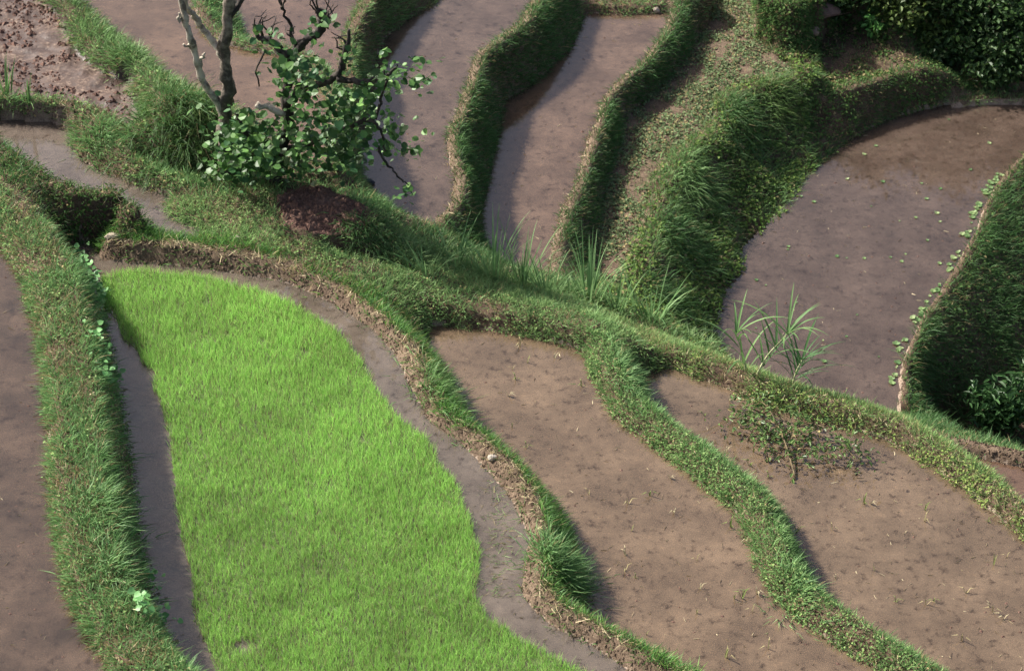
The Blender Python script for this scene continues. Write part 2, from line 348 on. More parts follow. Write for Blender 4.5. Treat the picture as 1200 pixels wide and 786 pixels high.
def blades(name, B, D, Ln, W, bend, col, m, parent=None, tipcol=None, org=(0, 0, 0), **kw):
    """bent tapering grass blades: B base, D direction, bend = vector added towards the tip"""
    n = len(B); a = rng.uniform(0, 2 * np.pi, n)
    rnd = np.stack([np.cos(a), np.sin(a), rng.uniform(-.3, .3, n)], 1)
    sd = unit(np.cross(D, rnd)) * (W / 2)[:, None]
    mid = B + D * (Ln * .55)[:, None] + bend * .3; tip = B + D * Ln[:, None] + bend
    V = np.stack([B - sd, B + sd, mid - sd * .85, mid + sd * .85, tip], 1).reshape(-1, 3) - np.array(org)
    o = np.arange(n) * 5
    lp = np.stack([o, o + 1, o + 3, o + 2, o + 2, o + 3, o + 4], 1).ravel()
    st = np.stack([np.arange(n) * 7, np.arange(n) * 7 + 4], 1).ravel(); tt = np.tile([4, 3], n)
    cc = np.repeat(col[:, None, :], 5, 1)
    if tipcol is not None: cc[:, 4] = tipcol
    return obj(name, npmesh(name, V, lp, st, tt, m, cc.reshape(-1, 3)), parent, kind='stuff', **kw)
def leaves(name, Pp, Nn, T, size, asp, col, m, parent=None, org=(0, 0, 0), fold=0.15, **kw):
    """folded diamond-hexagon leaves: Nn normal, T axis"""
    T = unit(T - Nn * (T * Nn).sum(1, keepdims=True)); Sd = np.cross(Nn, T)
    L = size[:, None]; Wd = (size * asp)[:, None] * .5
    def q(a, b, c): return Pp + T * L * a + Sd * Wd * b + Nn * L * c
    V = np.stack([q(0, 0, 0), q(.3, .9, fold), q(.7, .75, fold * .8), q(1, 0, -.05), q(.7, -.75, fold * .8), q(.3, -.9, fold)], 1).reshape(-1, 3) - np.array(org)
    o = np.arange(len(Pp)) * 6
    Q = np.concatenate([np.stack([o, o + 3, o + 2, o + 1], 1), np.stack([o, o + 5, o + 4, o + 3], 1)])
    return obj(name, quads(name, V, Q, m, np.repeat(col, 6, 0)), parent, kind='stuff', **kw)
def clods(name, Pp, r, m, parent=None, org=(0, 0, 0), flat=0.7, **kw):
    n = len(Pp); base = np.array([[1,0,0],[0,1,0],[-1,0,0],[0,-1,0],[0,0,1],[0,0,-.6]], float)
    a = rng.uniform(0, 6.28, n); ca, sa = np.cos(a), np.sin(a)
    V = base[None] * rng.uniform(.6, 1.3, (n, 6, 1)) * r[:, None, None]
    x = V[..., 0] * ca[:, None] - V[..., 1] * sa[:, None]; y = V[..., 0] * sa[:, None] + V[..., 1] * ca[:, None]
    V = np.stack([x, y * rng.uniform(.6, 1, (n, 1)), V[..., 2] * flat], 2) + Pp[:, None, :] - np.array(org)
    T = np.array([[0,1,4],[1,2,4],[2,3,4],[3,0,4],[1,0,5],[2,1,5],[3,2,5],[0,3,5]])
    F = (T[None] + (np.arange(n) * 6)[:, None, None]).reshape(-1, 3)
    return obj(name, quads(name, V.reshape(-1, 3), F, m, smooth=False), parent, kind='stuff', **kw)
def colmix(n, c1, c2, var=0.18, dry=0.0, dc=(0.33, 0.27, 0.13)):
    t = rng.random((n, 1)); c = np.array(c1) * (1 - t) + np.array(c2) * t
    c = c * rng.uniform(1 - var, 1 + var, (n, 1))
    if np.ndim(dry) > 0 or dry > 0: c = np.where(rng.random((n, 1)) < np.reshape(dry, (-1, 1)) * np.ones((n, 1)), np.array(dc) * rng.uniform(.6, 1.2, (n, 1)), c)
    return c

# frame test: is a ground point near the view (margin in photo pixels)
def inview(x, y, z, mg=90):
    px, py, pz = x, y, z - CH
    dep = py * cp - pz * sp; uu = 600 + FPX * px / dep; vv = 393 - FPX * (py * sp + pz * cp) / dep
    return (uu > -mg) & (uu < 1200 + mg) & (vv > -mg) & (vv < 786 + mg)
VIEW = inview(GX, GY, Zs, 240)

# ------------------------------------------------------------------ far ground sheet under and around the terraces
vs = []; qs = []
for r in (0, 1, 2, 3):
    e = (0.0, 6.0, 60.0, 700.0)[r]; zz = (-4.3, -6.0, -14.0, -40.0)[r]
    vs += [(X0 - e, Y0 - e, zz), (X1 + e, Y0 - e, zz), (X1 + e, Y1 + e, zz), (X0 - e, Y1 + e, zz)]
for r in range(3):
    for i in range(4): qs.append((r * 4 + i, (r + 1) * 4 + i, (r + 1) * 4 + (i + 1) % 4, r * 4 + (i + 1) % 4))
qs.append((0, 1, 2, 3))
me = bpy.data.meshes.new('ground'); me.from_pydata(vs, [], [q[::-1] if q != (0, 1, 2, 3) else q for q in qs]); me.materials.append(M['soil'])
obj('ground', me, label='earth hillside below the terraces', kind='structure')

# ------------------------------------------------------------------ fields: beds and water
FL = dict(Z='brown flooded paddy with footprints beside the widest grassy bund', A='flooded seedling paddy', C='flooded brown paddy between the straw-strewn bund and the clover bund',
          D='flooded brown paddy with a cut leafy branch lying in it', X='small muddy terrace under the thin grassy bund', E='wide grey-brown flooded paddy dotted with floating plants',
          J='small weedy fallow plot under the dark shrubs', H='sloping fallow terrace covered with low weeds', F='narrow brown flooded paddy between two grassy walls',
          G='long flooded paddy behind the leafy shrub', L2='flooded paddy glimpsed behind the gnarled limbs', L='flooded brown paddy behind the forked tree',
          K='wet churned mud plot with pale shining patches', N='grey water channel behind the mossy mound', PL='dark ploughed soil plot beside the leafy shrub', V='overgrown ground at the foot of the tall bank')
tint = dict(Z=(.155,.108,.078), A=(.155,.13,.11), C=(.18,.13,.09), D=(.175,.128,.09), X=(.14,.09,.065), E=(.105,.078,.065), F=(.14,.096,.072), G=(.125,.09,.072), L=(.15,.10,.07), L2=(.15,.10,.075), N=(.15,.125,.11))
dil = lambda m: m | np.roll(m, 1, 0) | np.roll(m, -1, 0) | np.roll(m, 1, 1) | np.roll(m, -1, 1)
for k, n in enumerate(fn):
    m = fid == k
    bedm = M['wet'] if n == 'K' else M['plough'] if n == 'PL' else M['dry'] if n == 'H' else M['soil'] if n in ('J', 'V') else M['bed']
    obj('paddy_bed' if n in WATER else 'soil_plot', grid_mesh('bed_' + n, m, Zs, bedm, dark=PAINTED_DARK if n in WATER else None), label=('mud bed of the ' if n in WATER else '') + FL[n], kind='structure')
    if n in WATER:
        wm = m
        for _ in range(3): wm = dil(wm)
        wm &= (fid == k) | (fid < 0)
        obj('paddy_water', grid_mesh('water_' + n, wm, LV[n], water_mat('muddy_water_' + n, (tint[n][0] * 1.30, tint[n][1] * 1.25, tint[n][2] * 1.17), .24 if n == 'Z' else .46, k)), label='water of the ' + FL[n], kind='structure')

# ------------------------------------------------------------------ bunds and banks
BL = dict(
 ZA=('earth_bund', 'wide grassy bund with climbing leaves between footprint paddy and seedling bed', 'bund'),
 AC=('earth_bund', 'curved bund with straw-strewn bare earth strip around the bright seedling bed', 'bund'),
 CB=('earth_bund', 'grassy ridge path running from the leafy shrub behind the seedling bed', 'bund'),
 CD=('earth_bund', 'winding bund thick with clover and grass between two brown paddies', 'bund'),
 DB=('earth_bund', 'thin sunlit grassy bund beside the cut branch and tall cane', 'bund'),
 XB=('earth_bund', 'low bare soil bund edging the small muddy terrace', 'bund'),
 OM=('earth_bank', 'mossy dark earth mound between the grey channel and seedling bed', 'bank'),
 KF=('earth_bank', 'crumbling grassy bank in front of the churned mud plot', 'bank'),
 KR=('earth_bank', 'grassy bank with long overhanging grass beside churned mud plot', 'bank'),
 LR=('terrace_wall', 'rounded grassy terrace edge right behind the forked pale tree', 'bank'),
 LG=('terrace_wall', 'grassy terrace wall behind the leafy shrub above the long paddy', 'bank'),
 GF=('terrace_wall', 'steep grassy terrace wall with bare rim above narrow brown paddy', 'bank'),
 FT=('earth_bank', 'dark soil step closing the end of the narrow paddy', 'bank'),
 FH=('terrace_wall', 'grassy terrace wall between the narrow paddy and weedy terrace', 'bank'),
 HE=('terrace_wall', 'broad overgrown bank below the weedy terrace above the wide paddy', 'bank'),
 JE=('terrace_wall', 'dark mossy wall under the small fallow plot', 'bank'),
 MB=('earth_bank', 'dark mossy bank end beside the pinkish boulder', 'bank'),
 ET=('earth_bund', 'low bare soil rim along the far end of the wide paddy', 'bund'),
 SB=('hillside_bank', 'dark shrub-covered bank behind the fallow plot', 'bank'),
 EB=('terrace_wall', 'tall shaded grass bank with bare rim holding the wide paddy', 'bank'))
GR1, GR2 = (0.08, 0.18, 0.06), (0.20, 0.345, 0.125)
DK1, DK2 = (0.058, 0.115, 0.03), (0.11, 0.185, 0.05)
# grass recipe per bank: density /m2, length range, colours, share of dry blades, droop, bare(s) -> 0..1 keep
def keep_right(a, b): return lambda s: np.clip((s - a) / (b - a), 0, 1)     # grass only right of the crest
def keep_left(a, b): return lambda s: np.clip((-s - a) / (b - a), 0, 1)
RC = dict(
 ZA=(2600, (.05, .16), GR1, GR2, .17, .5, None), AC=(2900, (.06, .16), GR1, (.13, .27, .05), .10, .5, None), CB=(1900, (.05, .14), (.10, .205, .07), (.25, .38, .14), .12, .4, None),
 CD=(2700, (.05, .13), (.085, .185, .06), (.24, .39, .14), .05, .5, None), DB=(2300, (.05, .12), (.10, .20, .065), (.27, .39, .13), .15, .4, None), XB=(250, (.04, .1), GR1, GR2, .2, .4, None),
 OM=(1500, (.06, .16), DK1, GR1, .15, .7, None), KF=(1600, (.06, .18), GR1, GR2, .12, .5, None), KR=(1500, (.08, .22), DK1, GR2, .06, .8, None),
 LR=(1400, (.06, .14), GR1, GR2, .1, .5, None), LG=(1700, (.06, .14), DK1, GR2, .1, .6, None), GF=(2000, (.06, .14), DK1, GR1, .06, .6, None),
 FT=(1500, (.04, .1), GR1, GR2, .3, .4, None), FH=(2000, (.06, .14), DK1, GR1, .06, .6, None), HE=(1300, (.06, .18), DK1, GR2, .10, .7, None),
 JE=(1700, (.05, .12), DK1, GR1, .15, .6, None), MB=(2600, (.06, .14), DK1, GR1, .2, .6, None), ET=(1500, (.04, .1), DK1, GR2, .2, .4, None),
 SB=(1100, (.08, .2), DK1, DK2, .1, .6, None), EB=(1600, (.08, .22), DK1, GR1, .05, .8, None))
def scatter(mask, dens):
    """random ground points in the mask; dens per m2 of real surface"""
    iy, ix = np.nonzero(mask); wgt = 1.0 / NRM[iy, ix, 2]; wgt = np.minimum(wgt, 9.0)
    n = int(dens * wgt.sum() * H0 * H0)
    if n < 1: return np.zeros((0, 3)), np.zeros((0, 3))
    j = rng.choice(len(iy), n, p=wgt / wgt.sum())
    x = gx[ix[j]] + rng.uniform(-.5, .5, n) * H0; y = gy[iy[j]] + rng.uniform(-.5, .5, n) * H0
    x = np.clip(x, X0, X1 - .01); y = np.clip(y, Y0, Y1 - .01)
    return np.stack([x, y, samp(Zs, x, y)], 1), unit(samp(NRM, x, y))
down = np.array([0, 0, -1.0])
BK = {}
for k, n in enumerate(names):
    nm, lab, cat = BL[n]
    m = (fid < 0) & (bid == k)
    if not (m & VIEW).any(): continue
    p0 = CR[n]['p'][len(CR[n]['p']) // 2]; org = (p0[0], p0[1], p0[2] - 0.1)
    root = empty(nm, org, lab, cat); BK[n] = root
    obj('soil', grid_mesh('soil', m, Zs, M['dry'] if n in ('AC', 'GF', 'FH', 'XB', 'ET') else M['soil'], org), root)
    dens, (l0, l1), c1, c2, dry, droop, _ = RC[n]
    B, Nn = scatter(m & VIEW, dens)
    s = near(SD, B[:, 0], B[:, 1]); t = near(bt, B[:, 0], B[:, 1]); wl = near(WL, B[:, 0], B[:, 1])
    patch = fbm(B[:, 0], B[:, 1], 0.5, 5, 3)
    keep = np.ones(len(B))
    if n in ('AC',): keep = np.where(s > -0.02 + .12 * patch + .22 * fbm(B[:, 0], B[:, 1], 1.1, 15, 2), .07, 1)     # + is the seedling side: bare strip
    if n in ('GF', 'FH'): keep = np.where(s > .02 + .15 * patch, .28, 1)
    if n == 'EB': keep = np.where(s > 0.02, .05, 1)
    BK[n + '_s'] = s
    if n == 'ZA': keep = np.where(s < -.27, .22, 1)
    if n == 'OM': keep = np.clip(2.2 * Nn[:, 2] - .55, .18, 1)
    keep = keep * np.clip(1.0 + 2.2 * patch, .12, 1)
    keep = keep * np.where(inview(B[:, 0], B[:, 1], B[:, 2], 50), 1, .45)      # sparser outside the view
    ok = rng.random(len(B)) < keep
    B, Nn, patch, s = B[ok], Nn[ok], patch[ok], s[ok]; q = len(B)
    steep = 1 - Nn[:, 2:3]
    D = unit(np.array([0, 0, 1.0]) * .7 + Nn * (.4 + .7 * steep) + rng.normal(0, .5, (q, 3)))
    D[:, 2] = np.abs(D[:, 2]); Ln = rng.uniform(l0, l1, q) * (1 + .8 * np.clip(patch, -.3, .5)) * (1 + .5 * (rng.random(q) < .06))
    hz = unit(D * [1, 1, 0] + rng.normal(0, .6, (q, 3)) * [1, 1, 0] + Nn * [1, 1, 0] * .5)
    bend = hz * (Ln * .35)[:, None] + down * (Ln * (droop * (.25 + .6 * steep[:, 0])))[:, None]
    col = colmix(q, c1, c2, .28, np.clip(dry * (1 + 5 * np.clip(-patch, -.1, .4)), 0, .7)) * (1 + .6 * patch[:, None])
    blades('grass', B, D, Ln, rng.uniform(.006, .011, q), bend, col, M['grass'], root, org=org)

# ------------------------------------------------------------------ the seedling bed
RP = [P(u, v, 0.06) for u, v in [(117,322),(150,313),(220,318),(300,336),(368,366),(412,396),(428,434),(458,474),(498,514),(533,562),(553,602),(560,642),(556,690),(574,722),(640,762),(700,795),(800,850),(260,850),(252,782),(240,752),(226,712),(218,650),(208,592),(203,540),(193,482),(178,434),(148,394),(122,356)]]
bx = [p[0] for p in RP]; by = [p[1] for p in RP]
x = np.arange(min(bx), max(bx), 0.028); y = np.arange(min(by), max(by), 0.028)
XX, YY = np.meshgrid(x, y); XX = (XX + rng.uniform(-.016, .016, XX.shape)).ravel(); YY = (YY + rng.uniform(-.016, .016, YY.shape)).ravel()
edge = .16 * fbm(XX, YY, .5, 77, 3)
m = inside(RP, XX + edge, YY + edge)
gap = fbm(XX, YY, .45, 80, 4) + .5 * (vnoise(XX, YY, .07, 81) - .5)
m &= (gap > -.42) & (rng.random(XX.shape) < .94)
dead = P(285, 757, 0); m &= ((XX - dead[0]) ** 2 + ((YY - dead[1]) / .6) ** 2) > (.15 + .25 * fbm(XX, YY, .12, 83, 2) + rng.uniform(-.08, .06, XX.shape)) ** 2
cx, cy = XX[m], YY[m]; nb = 5
band = np.sin((cy - .28 * cx + .5 * fbm(cx, cy, 1.0, 84, 2)) * 9.0)
hgt = .145 + .05 * fbm(cx, cy, 1.1, 85, 2) + .05 * fbm(cx, cy, .25, 86, 2) + .004 * band
ed = inview(cx, cy, 0, 70); cx, cy, hgt, band = cx[ed], cy[ed], hgt[ed], band[ed]
B = np.repeat(np.stack([cx, cy, np.full(len(cx), -.03)], 1), nb, 0) + rng.normal(0, .007, (len(cx) * nb, 3)) * [1, 1, 0]
q = len(B); Ln = np.repeat(hgt, nb) * rng.uniform(.65, 1.2, q)
D = unit(np.stack([rng.normal(.03, .17, q), rng.normal(-.02, .17, q), np.ones(q)], 1))
bend = rng.normal(0, .03, (q, 3)) * [1, 1, .2]
tone = np.repeat(fbm(cx, cy, .9, 88, 3) + .5 * fbm(cx, cy, .2, 89, 2) + .035 * band, nb)[:, None]
col = colmix(q, (.22, .43, .088), (.37, .62, .155), .2, .11, (.25, .19, .11)) * (1 + .6 * tone)
blades('rice_seedlings', B, D, Ln, rng.uniform(.0035, .0058, q), bend, col, M['rice'], label='dense bright green rice seedlings in the flooded nursery bed')

# ------------------------------------------------------------------ litter and weeds on the bunds
VIEW2 = inview(GX, GY, Zs, 70)
def cells(n): return (fid < 0) & (bid == names.index(n)) & VIEW2
def lying(n, dens, cond, l0, l1, c1, c2, name='straw', w0=.005, w1=.011, lift=.012):
    B, Nn = scatter(cells(n), dens); s = near(SD, B[:, 0], B[:, 1]); k = cond(B, s); B, Nn = B[k], Nn[k]; q = len(B)
    D = unit(np.cross(Nn, rng.normal(0, 1, (q, 3))) + Nn * rng.normal(.12, .15, (q, 1))); Ln = rng.uniform(l0, l1, q)
    o = tuple(BK[n].location)
    return blades(name, B + Nn * lift, D, Ln, rng.uniform(w0, w1, q), rng.normal(0, .02, (q, 3)), colmix(q, c1, c2, .25), M['straw'], BK[n], org=o)
def lumps(n, dens, cond, r0, r1, m='soil'):
    B, Nn = scatter(cells(n), dens); s = near(SD, B[:, 0], B[:, 1]); B = B[cond(B, s)]
    r = r0 + (r1 - r0) * rng.random(len(B)) ** 2.5
    return clods('clods', B, r, M[m], BK[n], org=tuple(BK[n].location))
def weeds(n, dens, cond, s0, s1, c1, c2, name='weeds', asp=.75, lift=(.02, .09)):
    B, Nn = scatter(cells(n), dens); s = near(SD, B[:, 0], B[:, 1])
    pt = fbm(B[:, 0], B[:, 1], .45, 91, 3); k = cond(B, s) & (pt + rng.uniform(-.12, .12, len(B)) > -.02); B, Nn = B[k], Nn[k]; q = len(B)
    NN = unit(Nn + np.array([0, 0, .6]) + rng.normal(0, .45, (q, 3)))
    return leaves(name, B + Nn * rng.uniform(*lift, (q, 1)), NN, rng.normal(0, 1, (q, 3)), rng.uniform(s0, s1, q), asp, colmix(q, c1, c2, .25, .05), M['weed'], BK[n], org=tuple(BK[n].location))
STR1, STR2 = (.34, .27, .15), (.55, .47, .30)
lying('AC', 1100, lambda B, s: (s > -.10) & (s < .07), .05, .16, STR1, STR2)
lumps('AC', 1100, lambda B, s: s > -.06, .004, .034, 'dry')
lying('DB', 500, lambda B, s: s > -.3, .04, .11, STR1, STR2); lying('CB', 130, lambda B, s: s > -9, .04, .12, STR1, STR2)
lying('CD', 140, lambda B, s: s > -9, .04, .12, STR1, STR2); lying('ZA', 350, lambda B, s: s > -9, .05, .14, STR1, STR2)
for n in ('GF', 'FH'): lying(n, 220, lambda B, s: (s > -.04), .04, .1, STR1, STR2); lumps(n, 500, lambda B, s: s > -.02, .008, .03, 'dry')
lumps('EB', 500, lambda B, s: s > 0, .008, .03, 'dry'); lumps('KF', 700, lambda B, s: s > -9, .008, .035); lumps('OM', 400, lambda B, s: s > -9, .008, .035)
lumps('XB', 900, lambda B, s: s > -9, .008, .035, 'dry'); lumps('FT', 500, lambda B, s: s > -9, .01, .04); lying('KF', 250, lambda B, s: s > -9, .04, .12, STR1, STR2)
lying('OM', 60, lambda B, s: s > -9, .06, .2, STR1, STR2)
CL1, CL2 = (.10, .19, .055), (.24, .34, .12)
weeds('CD', 1150, lambda B, s: s > -.05, .015, .036, CL1, CL2, 'clover'); weeds('CB', 1000, lambda B, s: s > -9, .015, .036, CL1, CL2, 'clover')
weeds('DB', 1000, lambda B, s: s > .0, .018, .04, (.13, .22, .05), (.28, .34, .10), 'clover'); weeds('ZA', 250, lambda B, s: s > -9, .02, .05, CL1, CL2)
weeds('HE', 700, lambda B, s: s > -9, .03, .08, (.05, .11, .02), (.17, .24, .06)); weeds('JE', 600, lambda B, s: s > -9, .02, .06, DK1, DK2)
weeds('OM', 800, lambda B, s: s > -9, .02, .05, (.04, .08, .02), (.09, .16, .04)); weeds('MB', 1600, lambda B, s: s > -9, .02, .06, DK1, DK2)
weeds('SB', 700, lambda B, s: s > -9, .04, .10, (.03, .07, .02), (.07, .13, .035)); weeds('EB', 350, lambda B, s: s < 0, .02, .06, DK1, DK2)
weeds('KF', 300, lambda B, s: s > -9, .02, .06, CL1, CL2); weeds('KR', 250, lambda B, s: s > -9, .02, .06, DK1, CL2)
# weedy plots
def cover(n, dens, name, label, c1, c2, s0, s1, thr, gd, dry=.1):
    B, Nn = scatter((fid == fn.index(n)) & VIEW, dens); pt = fbm(B[:, 0], B[:, 1], .4, 95, 4); k = pt + rng.uniform(-.1, .1, len(B)) > thr; B, Nn = B[k], Nn[k]; q = len(B)
    leaves(name, B + Nn * rng.uniform(.0, .05, (q, 1)), unit(Nn + rng.normal(0, .4, (q, 3))), rng.normal(0, 1, (q, 3)), rng.uniform(s0, s1, q), .7, colmix(q, c1, c2, .25, dry), M['weed'], label=label)
    B, Nn = scatter((fid == fn.index(n)) & VIEW, gd); q = len(B); Ln = rng.uniform(.04, .12, q)
    blades('low_grass', B, unit(Nn + rng.normal(0, .45, (q, 3))), Ln, rng.uniform(.006, .01, q), rng.normal(0, .02, (q, 3)), colmix(q, DK1, GR2, .25, .2), M['grass'], label='thin low grass growing on the ' + FL[n])
cover('H', 1350, 'low_weeds', 'carpet of low green weeds on the sloping fallow terrace', (.09, .14, .06), (.21, .27, .13), .025, .06, -.06, 150, .15)
cover('J', 900, 'low_weeds', 'patchy low weeds on the small fallow plot under the shrubs', (.05, .10, .03), (.11, .18, .05), .03, .07, .02, 250, .3)
cover('V', 200, 'low_weeds', 'low weeds at the foot of the tall shaded bank', DK1, DK2, .03, .08, -.2, 300)
# clods on bare plots and mud
for n, d, r1, lab in (('K', 260, .05, 'dark lumps of churned mud on the wet plot'), ('PL', 900, .05, 'clods of freshly ploughed soil beside the leafy shrub')):
    B, _ = scatter((fid == fn.index(n)) & VIEW, d); pt = fbm(B[:, 0], B[:, 1], .5, 99, 3)
    if n == 'K': B = B[pt > -.02]
    clods('soil_clods', B, .012 + r1 * rng.random(len(B)) ** 2, M['plough'], label=lab)

# ------------------------------------------------------------------ plants as things
def tube_mesh(name, pts, rad, m, org, sides=8, jit=.12, cols=None):
    pts = [Vector(p) for p in pts]; V = []; Q = []
    for i, p in enumerate(pts):
        d = (pts[min(i + 1, len(pts) - 1)] - pts[max(i - 1, 0)]).normalized(); a = d.cross(Vector((.3, .9, .2))).normalized(); b = d.cross(a)
        for k in range(sides):
            t = 2 * math.pi * k / sides; r = rad[i] * (1 + random.uniform(-jit, jit)); V.append(p + (a * math.cos(t) + b * math.sin(t)) * r - Vector(org))
    for i in range(len(pts) - 1):
        for k in range(sides): Q.append((i * sides + k, i * sides + (k + 1) % sides, (i + 1) * sides + (k + 1) % sides, (i + 1) * sides + k))
    n0 = (len(pts) - 1) * sides; me = bpy.data.meshes.new(name)
    me.from_pydata([tuple(v) for v in V], [], Q + [tuple(range(sides))[::-1], tuple(range(n0, n0 + sides))])
    for p in me.polygons: p.use_smooth = True
    me.materials.append(m); return me
def spline(pts, n=5):
    """Catmull-Rom through tuples"""
    p = [np.array(q, float) for q in pts]; p = [2 * p[0] - p[1]] + p + [2 * p[-1] - p[-2]]; out = []
    for i in range(1, len(p) - 2):
        for t in np.linspace(0, 1, n, endpoint=False):
            out.append(.5 * (2 * p[i] + (p[i + 1] - p[i - 1]) * t + (2 * p[i - 1] - 5 * p[i] + 4 * p[i + 1] - p[i + 2]) * t * t + (3 * p[i] - p[i - 1] - 3 * p[i + 1] + p[i + 2]) * t ** 3))
    return out + [p[-2]]
def PV(u, v, y):                                  # pixel -> point on the upright plane at depth y
    dx, b = u - 600.0, 393.0 - v; dy, dz = FPX * cp + b * sp, -FPX * sp + b * cp; t = y / dy
    return (dx * t, y, CH + dz * t)
def bark_mat(name, dark, pale, thr):
    m, t, o = mat(name); g = N(t, 'ShaderNodeTexCoord')
    n1 = N(t, 'ShaderNodeTexNoise', Scale=7.0, Detail=6.0, Roughness=.7); t.links.new(g.outputs['Object'], n1.inputs['Vector'])
    mp = N(t, 'ShaderNodeMapping'); mp.inputs['Scale'].default_value = (30, 30, 9); t.links.new(g.outputs['Object'], mp.inputs[0])
    n2 = N(t, 'ShaderNodeTexNoise', Scale=1.0, Detail=4.0); t.links.new(mp.outputs[0], n2.inputs['Vector'])
    col = ramp(t, n1.outputs[0], [(thr - .09, dark), (thr + .09, pale)])
    b = N(t, 'ShaderNodeBsdfPrincipled', Roughness=.9); t.links.new(col, b.inputs['Base Color'])
    bp = N(t, 'ShaderNodeBump', Strength=.8, Distance=.015); t.links.new(n2.outputs[0], bp.inputs['Height']); t.links.new(bp.outputs[0], b.inputs['Normal']); t.links.new(b.outputs[0], o.inputs[0]); return m
M['pale_bark'] = bark_mat('pale_lichen_bark', (.10, .08, .06), (.44, .39, .31), .46)
M['trunk_bark'] = bark_mat('mottled_bark', (.05, .04, .03), (.24, .20, .155), .53)
M['dark_bark'] = bark_mat('dark_bark', (.022, .017, .014), (.085, .068, .05), .56)
M['stem'] = bark_mat('brown_stems', (.06, .045, .025), (.16, .12, .06), .5)
def limb(name, pix, radpx, root, m, y0, dy=None, n=5):
    """limb through photo pixels on the tree's own plane y0 (+dy offsets in depth)"""
    dy = dy or [0] * len(pix)
    pts = spline([PV(u, v, y0 + e) for (u, v), e in zip(pix, dy)], n); rr = np.interp(np.linspace(0, 1, len(pts)), np.linspace(0, 1, len(radpx)), radpx) / (78.0 if root.name.startswith('bare') else 104.0)
    pts = [p + rng.normal(0, .012, 3) for p in pts]
    return obj(name, tube_mesh(name, pts, rr * rng.uniform(.85, 1.15, len(rr)), m, root.location, 9, .18), root)
# bare forked tree
b = hit(266, 207); ty = b.y
tree = empty('bare_tree', b, 'thin bare tree with pale forked dead branch beside the leafy shrub', 'tree')
limb('trunk', [(267,216),(265,190),(263,160),(265,125),(266,90),(263,55),(268,15),(271,-30),(270,-90)], [9.5, 7.5, 7, 7, 6.5, 6, 5.5, 5, 4], tree, M['trunk_bark'], ty)
limb('branch', [(263,138),(250,112),(236,92),(228,66),(222,38),(214,8),(206,-40),(200,-80)], [4.6, 4.2, 4, 4, 3.6, 3.4, 2.6, 1.5], tree, M['pale_bark'], ty, [0, -.05, -.1, -.12, -.15, -.15, -.2, -.2])
limb('branch', [(264,72),(252,52),(240,36),(228,20),(217,2),(222,-40)], [4, 3.4, 3.2, 3, 2.8, 1.5], tree, M['pale_bark'], ty, [0, .05, .1, .05, -.05, -.1])
limb('branch', [(229,60),(222,54),(214,53)], [2.2, 1.8, 1.0], tree, M['pale_bark'], ty, [-.12, -.15, -.2], 3)
limb('branch', [(231,78),(238,68),(240,62)], [2.2, 1.8, 1.0], tree, M['pale_bark'], ty, [-.12, -.1, -.1], 3)
limb('branch', [(268,20),(280,5),(300,-25)], [3.5, 3, 2], tree, M['dark_bark'], ty, [0, .1, .2], 3)
limb('branch', [(216,14),(212,22),(210,16)], [2.4, 2, 1.2], tree, M['pale_bark'], ty, [-.15, -.17, -.2], 3)
# leafy shrub with gnarled limbs
b = hit(325, 212); sy = b.y
shrub = empty('leafy_shrub', b, 'large shrub with round glossy leaves and gnarled dark limbs', 'shrub')
D_ = M['dark_bark']
limb('limb', [(322,215),(328,180),(338,140),(335,110),(338,80),(345,60),(362,46),(375,34),(379,18),(374,10)], [9, 8, 7.5, 7, 6.5, 6, 6.5, 7, 7.5, 6], shrub, D_, sy, [0, 0, 0, .05, .1, .15, .15, .1, .05, .05])
limb('limb', [(336,120),(352,105),(375,98),(395,90),(402,74),(408,52),(410,34)], [6.5, 6, 5.5, 5.5, 5, 3.5, 2], shrub, D_, sy, [0, -.1, -.2, -.25, -.25, -.25, -.25])
limb('limb', [(340,72),(330,60),(318,48),(305,44),(296,30)], [5.5, 5, 5.5, 4, 1.8], shrub, D_, sy, [.1, .12, .15, .2, .2])
limb('limb', [(345,58),(342,40),(334,18),(328,0),(318,-20)], [2.6, 2.2, 2, 1.8, 1.2], shrub, D_, sy, [.15, .2, .2, .2, .25])
limb('limb', [(395,92),(420,96),(440,92),(455,88),(468,76)], [4.5, 4, 3.2, 2.4, 1.2], shrub, D_, sy, [-.25, -.35, -.4, -.4, -.4])
limb('limb', [(330,178),(370,165),(405,150),(432,142),(446,152),(452,176)], [5, 4.5, 3.6, 3, 2.2, 1.2], shrub, D_, sy, [0, -.2, -.35, -.45, -.5, -.5])
limb('limb', [(440,170),(452,190),(466,206),(478,218)], [2, 1.6, 1.3, .9], shrub, D_, sy, [-.5, -.52, -.55, -.55])
limb('limb', [(326,190),(302,170),(284,150),(276,132)], [5, 4, 3, 1.8], shrub, D_, sy, [0, -.15, -.2, -.25])
limb('limb', [(440,140),(446,116),(452,98),(450,82)], [2.4, 2, 1.6, .9], shrub, D_, sy, [-.45, -.4, -.4, -.4])
limb('limb', [(310,62),(300,80),(303,100)], [1.6, 1.4, 1], shrub, D_, sy, [.15, .1, .1], 3)
limb('broken_limb', [(300,122),(314,126),(333,134)], [4.2, 4.4, 3.8], shrub, M['pale_bark'], sy, [-.35, -.33, -.3], 3)
for u, v in ((372,14),(380,22),(384,32),(318,44),(308,40),(402,60),(405,70),(330,10),(345,50)):
    for q in range(3): limb('twig', [(u, v), (u + random.uniform(-10, 10), v - random.uniform(8, 16)), (u + random.uniform(-16, 16), v - random.uniform(14, 28))], [1.3, 1, .5], shrub, D_, sy, [.05, random.uniform(-.15, .15), random.uniform(-.2, .2)], 3)
